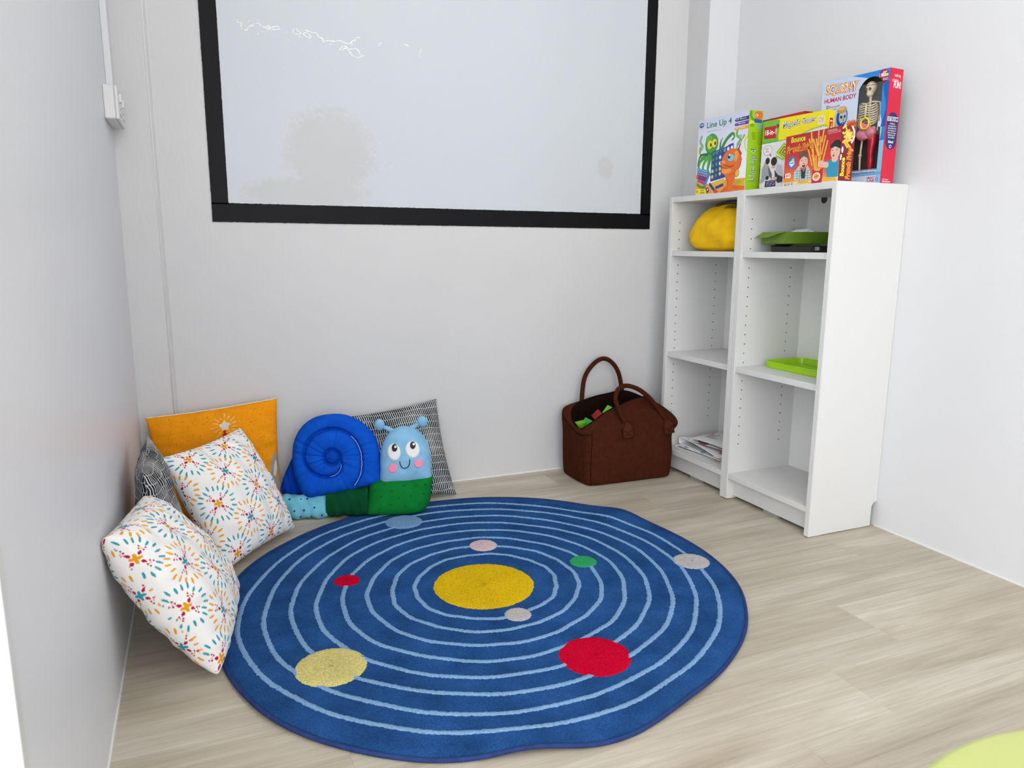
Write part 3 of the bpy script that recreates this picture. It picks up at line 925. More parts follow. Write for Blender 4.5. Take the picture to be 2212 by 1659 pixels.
def orange_print(x, y, wd, ht, front):
    c = np.empty((len(x), 3))
    c[:] = (246, 156, 22)
    sp = rng.random(len(x))
    c[sp > 0.965] = (206, 116, 14)
    c[sp < 0.02] = (250, 172, 56)
    if not front:
        return c
    u, v = x, ht - y
    sx, sy = wd * 0.565, 0.060
    dx, dy = u - sx, v - sy
    r, a = np.hypot(dx, dy), np.arctan2(dy, dx)
    for k in range(15):                                      # rays
        an = 2 * math.pi * k / 15 + 0.2
        t = dx * math.cos(an) + dy * math.sin(an)
        d = np.abs(-dx * math.sin(an) + dy * math.cos(an))
        L = 0.044 if k % 2 else 0.036
        c[(t > 0.022) & (t < L) & (d < 0.0009)] = (240, 216, 150)
    hat = (dy > 0.008) & (dy < 0.052) & (np.abs(dx + 0.003) < (dy - 0.004) * 0.30)
    c[hat] = (208, 46, 14)
    band = (dy > 0.050) & (dy < 0.062 - 18 * dx * dx) & (np.abs(dx + 0.003) < 0.018)
    c[band] = (124, 166, 22)
    q = 2 * math.pi / 5                                      # star
    aa = np.abs(((a + math.pi / 2) / q - np.round((a + math.pi / 2) / q)) * q)
    c[r * np.cos(aa - 0.9) < 0.0115] = (222, 214, 202)
    # grey rabbit's ear and paw at the lower right
    def ell(cx, cy, rx, ry, rot_, col):
        X, Y = u - cx, v - cy
        cr, sr = math.cos(rot_), math.sin(rot_)
        c[((X * cr + Y * sr) / rx) ** 2 + ((-X * sr + Y * cr) / ry) ** 2 <= 1] = col
    ell(wd * 0.945, ht * 0.70, 0.016, 0.046, 0.18, (168, 158, 148))
    ell(wd * 0.945, ht * 0.73, 0.006, 0.030, 0.22, (226, 220, 208))
    ell(wd * 0.90, ht * 0.90, 0.034, 0.034, 0.0, (172, 162, 150))
    return c

def zebra_material():
    m = bpy.data.materials.new('ink_stroke_cotton')
    m.use_nodes = True
    nt = m.node_tree
    N, L = nt.nodes.new, nt.links.new
    b = nt.nodes['Principled BSDF']
    uv = N('ShaderNodeUVMap')
    sep = N('ShaderNodeSeparateXYZ'); L(uv.outputs[0], sep.inputs[0])
    n1 = N('ShaderNodeTexNoise'); n1.inputs['Scale'].default_value = 26; n1.inputs['Detail'].default_value = 2; L(uv.outputs[0], n1.inputs['Vector'])
    n2 = N('ShaderNodeTexNoise'); n2.inputs['Scale'].default_value = 9; n2.inputs['Detail'].default_value = 3; L(uv.outputs[0], n2.inputs['Vector'])
    def math_(op, a, c=None, val=None):
        k = N('ShaderNodeMath'); k.operation = op
        if isinstance(a, (int, float)): k.inputs[0].default_value = a
        else: L(a, k.inputs[0])
        if c is not None: L(c, k.inputs[1])
        if val is not None: k.inputs[1].default_value = val
        return k.outputs[0]
    rowf = math_('ADD', math_('MULTIPLY', sep.outputs[1], val=40.0), math_('MULTIPLY', n2.outputs['Fac'], val=1.6))
    row = math_('FLOOR', rowf)
    inrow = math_('FRACT', rowf)
    wn = N('ShaderNodeTexWhiteNoise'); wn.noise_dimensions = '1D'; L(row, wn.inputs['W'])
    x = math_('ADD', math_('MULTIPLY', sep.outputs[0], val=140.0), math_('MULTIPLY', n1.outputs['Fac'], val=0.8))
    x = math_('ADD', x, math_('MULTIPLY', wn.outputs['Value'], val=5.0))
    # each stroke leans a little
    x = math_('ADD', x, math_('MULTIPLY', inrow, val=0.35))
    st = math_('FRACT', x)
    duty = N('ShaderNodeMapRange'); duty.inputs[1].default_value = 0.3; duty.inputs[2].default_value = 0.7; duty.inputs[3].default_value = 0.46; duty.inputs[4].default_value = 0.95
    L(n2.outputs['Fac'], duty.inputs[0])
    dk = math_('LESS_THAN', st, duty.outputs[0])
    gap = math_('GREATER_THAN', inrow, val=0.035)
    fin = math_('MULTIPLY', dk, gap)
    mix = N('ShaderNodeMix'); mix.data_type = 'RGBA'
    mix.inputs[6].default_value = rgba((226, 226, 222)); mix.inputs[7].default_value = rgba((28, 34, 46))
    L(fin, mix.inputs[0]); L(mix.outputs[2], b.inputs['Base Color'])
    b.inputs['Roughness'].default_value = 0.9
    b.inputs['Specular IOR Level'].default_value = 0.15
    return m
COTTON = mat('printed_cotton', (255, 255, 255), 0.9, 0.15, attr=True, bump=(500, 0.12, 0.0008))
FELTED = mat('orange_wool_print', (255, 255, 255), 0.95, 0.1, attr=True, bump=(700, 0.5, 0.0015))
ZEBRA = zebra_material()
CG = 'throw cushions heaped in the corner'
o = cushion('throw_cushion', [(-2.085, .800, .025), (-1.737, .835, .075), (-1.733, .868, .380), (-2.121, .868, .347)], 0.050, 200, FELTED, orange_print, pinch=0.03, wr=0.003, seed=1, dent=((0.05, 0.98, 0.12, 0.03),))
P = BORDER[0] - BORDER[1] * 0.003 + np.array([0, 0, 0.001])
tube('pale_edge', P + rng.normal(0, 0.0004, P.shape), 0.0022, mat('pale_backing_cloth', (236, 226, 206), 0.9), o, 6)
tag(o, 'orange wool cushion with star and gnome hat, against the back wall', 'cushion', CG)
o = cushion('throw_cushion', [(-1.532, .790, .010), (-1.152, .768, .008), (-1.180, .905, .330), (-1.535, .905, .290)], 0.048, 120, ZEBRA, None, pinch=0.06, wr=0.003, seed=2)
tag(o, 'black and white stroke-print cushion standing behind the snail plush', 'cushion', CG)
o = cushion('throw_cushion', [(-2.054, .190, .03), (-2.054, .490, .03), (-2.094, .488, .382), (-2.089, .195, .366)], 0.046, 120, ZEBRA, None, pinch=0.05, wr=0.005, seed=3)
tag(o, 'black and white stroke-print cushion wedged between two firework-print cushions', 'cushion', CG)
o = cushion('throw_cushion', [(-1.935, .378, .018), (-1.722, .636, .018), (-1.857, .742, .322), (-2.066, .489, .318)], 0.070, 270, COTTON, fireworks(0.03, 0.05), pinch=0.05, wr=0.0035, seed=4, dent=((-0.15, 0.95, 0.3, 0.03),))
tag(o, 'white firework-print cushion in front of the orange one', 'cushion', CG)
o = cushion('throw_cushion', [(-1.963, -.115, .016), (-1.915, .262, .024), (-2.090, .172, .318), (-2.133, -.160, .352)], 0.074, 270, COTTON, fireworks(0.075, 0.06), pinch=0.035, wr=0.004, seed=5, power=0.36)
tag(o, 'white firework-print cushion nearest the camera, against the left wall', 'cushion', CG)

# ================================================================== SNAIL PLUSH
B0 = np.array([-1.740, 0.775, 0.0])
UX = np.array([0.96168, -0.27416, 0.0])
LEAN = math.radians(12)
NB = np.array([0.27416, 0.96168, 0.0])
VY = np.array([0, 0, 1]) * math.cos(LEAN) + NB * math.sin(LEAN)
NN = np.cross(UX, VY)                                         # towards the viewer
snail = empty('snail_plush', B0 + UX * 0.24)
tag(snail, 'blue and green snail plush with a smiling face, leaning in front of striped cushion', 'plush toy')
SO = np.array(snail.location)
def sp(u, v, d=0.0):
    u, v, d = np.asarray(u, float), np.asarray(v, float), np.asarray(d, float)
    return B0 + u[..., None] * UX + v[..., None] * VY + d[..., None] * NN
def ground(V):
    d = V[:, :2] - RC
    inr = np.hypot(d[:, 0], d[:, 1]) < polar(RUG_R, np.degrees(np.arctan2(d[:, 1], d[:, 0]))) + 0.008
    return np.where(inr, 0.0125, 0.002)
def velvet(name, c):
    return mat(name, c, 0.85, 0.06, var=(25, 0.12), bump=(300, 0.2, 0.001))
def puff(name, outline, c, T, m, d0=0.0, nt=96, nr=14, hfun=None, parent=None, power=2.4, back=0.8, smooth_out=True):
    """cushiony solid from a star-shaped outline around centre c (u, v)"""
    O = catmull(outline, nt, True) if smooth_out else np.array(outline, float)
    nt = len(O)
    c = np.array(c, float)
    s = np.sin(np.linspace(0, math.pi / 2, nr)) if hfun is None else np.linspace(0, 1, nr)
    UVf = c + s[:, None, None] * (O - c)[None]
    prof = (1 - s ** power)[:, None] ** 0.5 * np.ones(nt)
    ang = np.arctan2(O[:, 1] - c[1], O[:, 0] - c[0])
    h = T * prof
    if hfun is not None:
        h = hfun(UVf, s[:, None] * np.ones(nt), ang[None, :] * np.ones((nr, 1)), h)
    Vf = sp(UVf[..., 0], UVf[..., 1], d0 + h)
    Vb = sp(UVf[..., 0], UVf[..., 1], d0 - T * back * prof)
    V = np.concatenate([Vf.reshape(-1, 3), Vb.reshape(-1, 3)])
    V[:, 2] = np.maximum(V[:, 2], ground(V))
    i = np.arange(nr)[:, None] * nt + np.arange(nt)[None, :]
    j = np.arange(nr)[:, None] * nt + ((np.arange(nt) + 1) % nt)[None, :]
    F = np.stack([i[:-1], i[1:], j[1:], j[:-1]], -1).reshape(-1, 4)
    F = np.concatenate([F, F[:, ::-1] + nr * nt])
    o = mesh_obj(name, V - SO, F, m, parent or snail, True)
    return o
# --- shell
RS = 0.142
BC = np.array([0.160, 0.198])
sang = np.radians([-53, -12, 20, 90, 180, 250, 285, 310, 340, 380, 450, 540, 630, 690])
srad = np.array([.117, .096, .091, .091, .090, .067, .057, .045, .026, .024, .024, .024, .024, .023])
sa = np.linspace(sang[0], sang[-1], 700)
sr = np.interp(sa, sang, srad)
spx, spy = BC[0] + sr * np.cos(sa), BC[1] + sr * np.sin(sa)
def shell_h(UV, s, a, h):
    d = np.full(s.shape, 1e9)
    flat = UV.reshape(-1, 2)
    dd = np.full(len(flat), 1e9)
    for k in range(0, len(spx), 3):
        dd = np.minimum(dd, (flat[:, 0] - spx[k]) ** 2 + (flat[:, 1] - spy[k]) ** 2)
    dd = np.sqrt(dd).reshape(s.shape)
    groove = np.exp(-(dd / 0.0048) ** 2)
    near = np.exp(-(dd / 0.035) ** 2)
    wr = -0.0030 * (np.clip(np.sin(a * 13 + 4 * np.sin(2 * a) + 1.5 * np.sin(5 * a)), 0.45, 1) - 0.45) * 1.8 * (0.5 + 0.5 * near) * np.clip(s * 4, 0, 1) - 0.0016 * np.clip(np.sin(a * 29 + 5 * np.sin(3 * a)), 0, 1) * near
    wr = wr + 0.0016 * np.sin(a * 31 + 4 * np.sin(a * 2)) * np.exp(-((s - 0.95) / 0.12) ** 2)
    puffy = 0.007 * (1 - np.exp(-(dd / 0.02) ** 2))
    return (h + puffy * (h > 0.012) * np.clip(h / 0.03, 0, 1)) * (1 - 0.46 * groove) + wr * np.clip(h / 0.03, 0, 1)
out = catmull([(.031, .215), (.038, .256), (.062, .298), (.10, .326), (.15, .337), (.20, .334), (.25, .312), (.288, .275), (.307, .235), (.312, .19), (.3135, .14), (.312, .106), (.28, .098), (.24, .091), (.20, .081), (.15, .072), (.10, .065), (.075, .066), (.055, .09), (.039, .13), (.031, .17)], 240, True)
BLUE = velvet('royal_blue_velvet', (14, 84, 200))
shell = puff('shell', out, BC, 0.040, BLUE, 0.004, 240, 64, shell_h, power=5.0, smooth_out=False)
# pale stitching along the right-hand turn of the spiral
st = [(spx[k], spy[k]) for k in range(0, 95, 1)]
P = np.array([sp(u, v, 0.004 + 0.030) for u, v in st])
P += rng.normal(0, 0.0007, P.shape)
tube('stitching', P - SO, 0.0011, mat('pale_thread', (188, 208, 240), 0.8), shell, 5)
P = np.array([sp(spx[k], spy[k], 0.004 + 0.037) for k in range(300, 352)])
tube('stitching', P - SO, 0.0007, mat('pale_thread', (188, 208, 240), 0.8), shell, 5)
# loose blue cloth flap behind the shell on the left
puff('shell_back_flap', [(-.012, .083), (-.008, .12), (.010, .165), (.034, .205), (.07, .19), (.075, .12), (.06, .075), (.02, .072)], (.035, .125), 0.018, velvet('deep_blue_velvet', (10, 64, 176)), -0.030, 72, 10,
     lambda UV, s, a, h: h * (1 + 0.22 * np.sin(UV[..., 0] * 330 + UV[..., 1] * 60)))
# --- tail roll
def roll(name, u0, u1, v0, v1, m, depth, d0, seed, wr=0.0035, taper=(1, 1)):
    n, k = 60, 40
    uu = np.linspace(u0, u1, n)
    P = []
    for i_, u in enumerate(uu):
        t = i_ / (n - 1)
        end = min(1.0, (min(t, 1 - t) + 0.004) / 0.05) ** 0.5
        hh = (v1 - v0) / 2 * (0.93 + 0.07 * end) * (taper[0] + (taper[1] - taper[0]) * t)
        for j_ in range(k):
            a = 2 * math.pi * j_ / k
            q = 1 + wr / hh * (math.sin(t * 13 + 2.2 * math.sin(a + seed) + seed) + 0.5 * math.sin(t * 27 + 3 * a + seed))
            sa_, ca_ = math.sin(a), math.cos(a)
            sgn = lambda z: math.copysign(abs(z) ** 0.75, z)
            P.append(sp(u + 0.002 * math.sin(3 * a + seed) * (1 if 0 < i_ < n - 1 else 0), v0 + (v1 - v0) / 2 + hh * q * sgn(sa_), d0 + depth * q * sgn(ca_)))
    V = np.array(P)
    V[:, 2] = np.maximum(V[:, 2], ground(V))
    fs = [(i_ * k + j_, i_ * k + (j_ + 1) % k, (i_ + 1) * k + (j_ + 1) % k, (i_ + 1) * k + j_) for i_ in range(n - 1) for j_ in range(k)]
    fs += [tuple(range(k))[::-1], tuple((n - 1) * k + j_ for j_ in range(k))]
    return mesh_obj(name, V - SO, fs, m, snail, True), (u0, u1, v0, v1, d0, depth)
AQUA = velvet('aqua_velvet', (118, 196, 218))
DKG = velvet('bottle_green_velvet', (12, 74, 42))
GRN = velvet('grass_green_velvet', (14, 122, 48))
SKYV = velvet('sky_blue_velvet', (136, 188, 222))
roll('tail_tip', -.022, .003, .012, .068, velvet('orange_velvet', (232, 92, 22)), 0.026, 0.0, 1, 0.001, (0.72, 1.0))
tail, _ = roll('tail_dotted_band', .000, .142, .000, .078, AQUA, 0.036, 0.0, 2, 0.0021)
mid, _ = roll('tail_green_band', .139, .272, -.002, .098, DKG, 0.042, 0.0, 3.4, 0.0024, (0.86, 1.0))
# --- neck and head
NECK_O = [(.262, .02), (.272, .075), (.283, .112), (.33, .122), (.40, .124), (.477, .128), (.480, .09), (.472, .040), (.452, .012), (.42, .000), (.36, -.003), (.30, -.002), (.268, .002)]
HEAD_O = [(.312, .100), (.311, .150), (.312, .195), (.322, .240), (.345, .274), (.375, .290), (.405, .291), (.440, .276), (.465, .243), (.477, .200), (.480, .150), (.478, .108), (.44, .098), (.395, .096), (.35, .096)]
neck = puff('neck', NECK_O, (.375, .06), 0.052, GRN, 0.006, 110, 16, back=0.7, power=3.2)
head = puff('head', HEAD_O, (.395, .185), 0.046, SKYV, 0.006, 110, 18, back=0.7, power=3.0)
def outline_d(outline, c, T, power, d0):
    O = catmull(outline, 240, True) - np.array(c)
    oa, orr = np.arctan2(O[:, 1], O[:, 0]), np.hypot(O[:, 0], O[:, 1])
    k_ = np.argsort(oa)
    oa, orr = oa[k_], orr[k_]
    def f(u, v):
        du, dv = u - c[0], v - c[1]
        s_ = math.hypot(du, dv) / np.interp(math.atan2(dv, du), oa, orr, period=2 * math.pi)
        return d0 + T * max(0.0, 1 - min(1.0, s_) ** power) ** 0.5
    return f
face_d = outline_d(HEAD_O, (.395, .185), 0.046, 3.0, 0.006)
neck_d = outline_d(NECK_O, (.375, .06), 0.052, 3.2, 0.006)
def patch(name, u, v, ru, rv, m, lift, parent, rot=0.0, thick=0.0015):
    k = 40
    pts, top = [], []
    for r_ in (0.0, 0.34, 0.67, 0.93, 1.0):
        for i_ in range(k):
            a = 2 * math.pi * i_ / k
            x, y = ru * r_ * math.cos(a), rv * r_ * math.sin(a)
            x, y = x * math.cos(rot) - y * math.sin(rot), x * math.sin(rot) + y * math.cos(rot)
            pts.append(sp(u + x, v + y, face_d(u + x, v + y) + lift + (thick if r_ < 1 else -0.0022)))
    V = np.array(pts)
    fs = [(a_ * k + i_, (a_ + 1) * k + i_, (a_ + 1) * k + (i_ + 1) % k, a_ * k + (i_ + 1) % k) for a_ in range(4) for i_ in range(k)]
    return mesh_obj(name, V - SO, fs, m, parent, True)
EW, EB, PK = mat('white_felt', (238, 238, 236), 0.9), mat('black_felt', (20, 17, 15), 0.6), mat('pink_felt', (240, 150, 178), 0.9)
for (eu, ev, ru, rv, pu, pv, ro_) in ((.359, .209, .0215, .0285, .361, .223, .12), (.419, .216, .0235, .0285, .420, .230, .1)):
    e = patch('eye', eu, ev, ru, rv, EW, 0.0006, head, ro_)
    patch('pupil', pu, pv, .0095, .0130, EB, 0.0020, e)
    patch('glint', pu + 0.003, pv + 0.0035, .0040, .0046, EW, 0.0032, e)
patch('cheek', .354, .157, .0160, .0158, PK, 0.0006, head)
patch('cheek', .438, .170, .0160, .0148, PK, 0.0006, head)
mp_ = catmull([(.3775, .179), (.379, .168), (.386, .158), (.395, .156), (.404, .161), (.409, .172), (.4095, .184)], 30)
P = np.array([sp(u, v, face_d(u, v) + 0.0012) for u, v in mp_])
tube('mouth', P - SO, 0.0016, EB, head, 6)
# seam between head and neck runs straight; antennae
for (u0, v0, u1, v1) in ((.356, .276, .312, .297), (.412, .283, .452, .304)):
    tt = np.linspace(0, 1, 14)
    P = sp(u0 + (u1 - u0) * tt, v0 + (v1 - v0) * tt, np.full(14, 0.008))
    an = tube('antenna', P - SO, 0.0088 - 0.003 * tt, SKYV, snail, 12)
    v_, f_ = ellipsoid_data((0, 0, 0), (0.0175, 0.0165, 0.0195), 20, 12)
    c_ = sp(np.array(u1), np.array(v1 + 0.001), np.array(0.010)) - SO
    mesh_obj('antenna_knob', np.array(v_) + c_, f_, SKYV, an, True)
# --- printed dots
def dot(u, v, r, d, m, parent):
    k = 12
    V = np.array([sp(u + r * math.cos(2 * math.pi * i_ / k), v + r * 1.05 * math.sin(2 * math.pi * i_ / k), d) for i_ in range(k)])
    V2 = np.array([sp(u + r * math.cos(2 * math.pi * i_ / k), v + r * 1.05 * math.sin(2 * math.pi * i_ / k), d - 0.004) for i_ in range(k)])
    fs = [tuple(range(k))] + [(i_, i_ + k, (i_ + 1) % k + k, (i_ + 1) % k) for i_ in range(k)]
    mesh_obj('dot', np.concatenate([V, V2]) - SO, fs, m, parent)
NVD = mat('navy_dot', (26, 50, 130), 0.8)
def roll_d(v, v0, v1, depth):
    t = max(-0.98, min(0.98, (v - (v0 + v1) / 2) / ((v1 - v0) / 2)))
    s_ = abs(t) ** (1 / 0.75)
    return depth * (1 - s_ * s_) ** 0.5 ** 1.0 if False else depth * max(0.0, 1 - s_ * s_) ** 0.375
for (u, v) in ((.024, .066), (.014, .043), (.040, .029), (.020, .016), (.060, .064), (.080, .066), (.103, .038), (.070, .030), (.118, .066), (.092, .008), (.125, .011), (.058, .008)):
    dot(u, v, 0.0032, roll_d(v, 0, .076, .036) + 0.0026, NVD, tail)
DGD = mat('dark_green_dot', (10, 66, 34), 0.85)
for (u, v) in ((.326, .104), (.390, .100), (.428, .100), (.458, .100), (.294, .085), (.350, .085), (.316, .066), (.372, .062), (.410, .066), (.452, .070), (.280, .052), (.346, .040), (.394, .034), (.438, .038), (.310, .028)):
    dot(u, v, 0.0027, neck_d(u, v) + 0.0012, DGD, neck)

# ================================================================== BROWN FELT BAG
BROWN = mat('brown_wool_felt', (70, 34, 20), 0.95, 0.04, var=(70, 0.14, 6), bump=(400, 0.5, 0.0015), sheen=0.0)
SEAM = mat('dark_brown_seam', (30, 14, 9), 0.95, 0.05)
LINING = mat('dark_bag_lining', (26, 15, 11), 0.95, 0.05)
bag = empty('felt_tote_bag', (-0.48, 0.785, 0))
tag(bag, 'brown felt tote bag with two handles, open at the top', 'bag')
BO = np.array(bag.location)
# control points: FL F1 F2 FR R1 BR K1 K2 BL L1 L2 L3
def ring(pts, z=None):
    return [(p[0], p[1], z if z is not None else p[2]) for p in pts]
r0 = ring([(-.646, .692), (-.54, .683), (-.42, .680), (-.322, .686), (-.306, .78), (-.318, .870), (-.43, .884), (-.54, .884), (-.652, .874), (-.666, .83), (-.668, .785), (-.664, .737)], 0.0015)
r1 = ring([(-.656, .684), (-.54, .675), (-.42, .672), (-.312, .678), (-.297, .78), (-.308, .878), (-.43, .892), (-.54, .892), (-.662, .882), (-.676, .83), (-.678, .785), (-.674, .733)], 0.016)
r2 = ring([(-.658, .682), (-.54, .667), (-.42, .665), (-.308, .676), (-.292, .78), (-.302, .880), (-.43, .898), (-.54, .898), (-.665, .885), (-.682, .83), (-.684, .785), (-.680, .733)], 0.10)
r3 = ring([(-.654, .686), (-.54, .676), (-.42, .676), (-.304, .686), (-.290, .78), (-.300, .880), (-.43, .898), (-.54, .898), (-.664, .887), (-.684, .835), (-.684, .785), (-.679, .735)], 0.168)
r4 = ring([(-.652, .690, .203), (-.54, .688, .216), (-.42, .690, .220), (-.293, .672, .216), (-.292, .735, .238), (-.296, .87, .25), (-.43, .898, .268), (-.54, .898, .264), (-.662, .890, .255), (-.689, .850, .245), (-.688, .79, .214), (-.678, .735, .194)])
r5 = ring([(-.642, .708, .217), (-.55, .714, .243), (-.435, .716, .264), (-.328, .716, .264), (-.308, .775, .268), (-.312, .855, .272), (-.42, .888, .296), (-.52, .890, .290), (-.625, .884, .276), (-.672, .855, .258), (-.683, .796, .222), (-.674, .743, .201)])
r6 = ring([(-.630, .733, .232), (-.56, .748, .264), (-.45, .753, .300), (-.385, .765, .306), (-.350, .795, .292), (-.345, .83, .288), (-.41, .864, .312), (-.50, .868, .305), (-.585, .868, .289), (-.65, .850, .264), (-.676, .800, .226), (-.667, .752, .207)])
r7 = ring([(p[0] * 0.94 - 0.03, 0.785 + (p[1] - 0.785) * 0.85, p[2] - 0.02) for p in r6])
r8 = ring([(-.62, .71), (-.54, .70), (-.42, .70), (-.34, .71), (-.33, .78), (-.34, .85), (-.43, .865), (-.54, .865), (-.62, .86), (-.645, .83), (-.65, .785), (-.64, .735)], 0.160)
n = 120
def loft(name, rings, m, cap0=False, cap1=False, sub=5, wr=0.0):
    R = [catmull(r, n, True) for r in rings]
    S = []
    for k in range(n):
        S.append(catmull([q[k] for q in R], (len(R) - 1) * sub + 1))
    S = np.array(S).transpose(1, 0, 2)                        # rows x n x 3
    nr = len(S)
    if wr:
        kk = np.arange(n)[None, :] / n * 2 * math.pi
        zz = S[..., 2]
        w_ = wr * (np.sin(5 * kk + zz * 40) + np.sin(11 * kk - zz * 75 + 1) * 0.6 + np.sin(3 * kk + zz * 120) * 0.5) * np.clip(zz / 0.05, 0, 1)
        S[..., 1] += w_
        S[..., 0] += w_ * 0.5
    V = S.reshape(-1, 3) - BO
    fs = [(a * n + b, a * n + (b + 1) % n, (a + 1) * n + (b + 1) % n, (a + 1) * n + b) for a in range(nr - 1) for b in range(n)]
    if cap0: fs.append(tuple(range(n))[::-1])
    if cap1: fs.append(tuple((nr - 1) * n + b for b in range(n)))
    return mesh_obj(name, V, fs, m, bag, True), S
body, S = loft('body', [r0, r1, r2, r3, r4, r5, r6], BROWN, cap0=True, wr=0.0012)
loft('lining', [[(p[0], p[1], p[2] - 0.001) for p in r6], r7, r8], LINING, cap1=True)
# rim piping, corner seam and side hem
rim = S[-1] - BO
tube('zip_edge', rim, 0.0022, SEAM, bag, 6, True)
def on_body(k, a, b, out=0.0006):
    col = S[a:b, k] - BO
    d = S[a:b, k] - np.array([-.48, .785, 0])
    d[:, 2] = 0
    return col + d / np.linalg.norm(d, axis=1)[:, None] * out
tube('seam', on_body(0, 1, 22), 0.0012, SEAM, body, 5)
hem = np.array([S[19, k] for k in range(n - 32, n + 1 - n + 0)]) if False else np.array([S[19, k % n] for k in range(n - 30, n + 1)])
d = hem - np.array([-.48, .785, 0]); d[:, 2] = 0
tube('hem', hem - BO + d / np.linalg.norm(d, axis=1)[:, None] * 0.0008, 0.0014, SEAM, body, 5)
def handle(pts):
    P = catmull(pts, 48) - BO
    return tube('handle', P, 0.0088, BROWN, bag, 12)
handle([(-.598, .876, .270), (-.583, .886, .365), (-.552, .886, .416), (-.507, .886, .443), (-.465, .886, .430), (-.431, .882, .383), (-.414, .874, .300)])
handle([(-.513, .680, .222), (-.537, .704, .286), (-.543, .714, .326), (-.526, .718, .356), (-.490, .716, .364), (-.434, .710, .341), (-.380, .702, .292), (-.338, .680, .226)])
def tab(cx, cz, y, rot):
    w2, h2 = 0.022, 0.030
    c, s = math.cos(rot), math.sin(rot)
    pr = [(-w2, -h2), (w2, -h2), (w2 * 1.0, 0.006), (0.008, h2), (-0.008, h2), (-w2 * 1.0, 0.006)]
    pr = [(x * c - z * s, x * s + z * c) for x, z in pr]
    k = len(pr)
    fx = [(cx + x, y - 0.0065 + max(0, z) * 0.2, cz + z) for x, z in pr]
    bx_ = [(cx + x, y + 0.014, cz + z) for x, z in pr]
    V = np.array(fx + bx_) - BO
    fs = [tuple(range(k))] + [(i, i + k, (i + 1) % k + k, (i + 1) % k) for i in range(k)]
    o = mesh_obj('handle_tab', V, fs, mat('brown_felt_tab', (82, 41, 25), 0.95, 0.04, bump=(400, 0.5, 0.0015)), bag)
    tube('tab_edge', np.array(fx) - BO + np.array([0, -0.0002, 0]), 0.0009, SEAM, o, 5, True)
    for a_, b_ in (((-w2, -h2), (w2, 0.004)), ((-w2, 0.004), (w2, -h2))):
        P = []
        for q in np.linspace(0.08, 0.92, 8):
            x, z = a_[0] + (b_[0] - a_[0]) * q, a_[1] + (b_[1] - a_[1]) * q
            P.append((cx + x * c - z * s, y - 0.0068, cz + x * s + z * c))
        tube('tab_stitch', np.array(P) - BO, 0.0007, SEAM, o, 5)
tab(-0.512, 0.206, 0.674, 0.05)
tab(-0.334, 0.204, 0.672, 0.22)
# toy blocks lying in the bag
def block(kind, loc, rot, c, label):
    bm = bmesh.new()
    if kind == 'cube':
        box_bm(bm, -.019, .019, -.019, .019, -.019, .019, 0.003)
    else:
        v = [bm.verts.new(p) for p in ((-.02, -.012, -.014), (.02, -.012, -.014), (0, -.012, .022), (-.02, .012, -.014), (.02, .012, -.014), (0, .012, .022))]
        for f_ in ((0, 1, 2), (5, 4, 3), (0, 3, 4, 1), (1, 4, 5, 2), (2, 5, 3, 0)):
            bm.faces.new([v[i] for i in f_])
        bmesh.ops.bevel(bm, geom=list(bm.edges), offset=0.002, segments=2, affect='EDGES')
    o = bm_obj('toy_block', bm, mat('toy_' + '_'.join(map(str, c)), c, 0.35, 0.5))
    o.location = loc
    o.rotation_euler = rot
    tag(o, label, 'toy block', 'toy blocks inside the brown bag')
block('prism', (-.515, .812, .250), (0.2, 0.3, 0.5), (104, 196, 40), 'lime green toy block at the middle of the brown bag opening')
block('cube', (-.552, .816, .228), (0.5, 0.6, 0.3), (150, 22, 26), 'dark red toy block beside the lime one in the brown bag')
block('prism', (-.636, .808, .208), (0.3, 0.9, 0.2), (120, 190, 40), 'lime green toy block at the left end of the brown bag opening')
block('cube', (-.600, .815, .204), (0.4, 0.3, 0.8), (34, 160, 52), 'emerald green toy block near the left end of the bag opening')

# ================================================================== THINGS ON THE SHELVES
# yellow carrier bag, upper shelf of the far case
YEL = mat('yellow_nonwoven_fabric', (238, 190, 14), 0.75, 0.25, var=(30, 0.05), bump=(500, 0.4, 0.0008))
sack = empty('carrier_bag', (-0.160, 0.580, 0.861))
tag(sack, 'stuffed yellow fabric carrier bag on the top shelf', 'bag')
nu, nv = 72, 44
prof = [(.000, .60), (.012, .86), (.035, .97), (.06, 1.0), (.09, .95), (.115, .86), (.140, .70), (.158, .50), (.165, .25), (.166, .0)]
V = []
zz = np.array([p[0] for p in prof]); ss = np.array([p[1] for p in prof])
ta = np.linspace(0, 1, nv)
zc, sc_ = np.interp(ta, np.linspace(0, 1, len(prof)), zz), np.interp(ta, np.linspace(0, 1, len(prof)), ss)
fac = [(math.cos(a), math.sin(a), d_) for a, d_ in ((0.1, .098), (0.9, .10), (1.75, .140), (2.45, .150), (3.2, .108), (3.9, .118), (4.7, .128), (5.5, .108))]
for i_ in range(nv):
    for j_ in range(nu):
        a = 2 * math.pi * j_ / nu
        dx, dy = math.cos(a), math.sin(a)
        r = min(d_ / max(0.2, dx * fx + dy * fy) for fx, fy, d_ in fac)
        r *= sc_[i_] * (1 + 0.028 * math.sin(5 * a + zc[i_] * 60) + 0.018 * math.sin(9 * a - zc[i_] * 90 + 1))
        top = 0.016 * (1 if zc[i_] > 0.1 else zc[i_] * 10) * math.sin(a - 0.6)
        y = r * dy * 1.12
        x = r * dx * 0.88
        lean = -0.10 * y * (zc[i_] / 0.166)
        V.append((max(-0.112, min(0.118, x)), max(-0.156, min(0.160, y)), min(0.170, max(0.001, zc[i_] + lean * 1.2 + top * 0.3))))
F = [(i_ * nu + j_, i_ * nu + (j_ + 1) % nu, (i_ + 1) * nu + (j_ + 1) % nu, (i_ + 1) * nu + j_) for i_ in range(nv - 1) for j_ in range(nu)]
F.append(tuple(range(nu))[::-1])
mesh_obj('bag_body', V, F, YEL, sack, True)
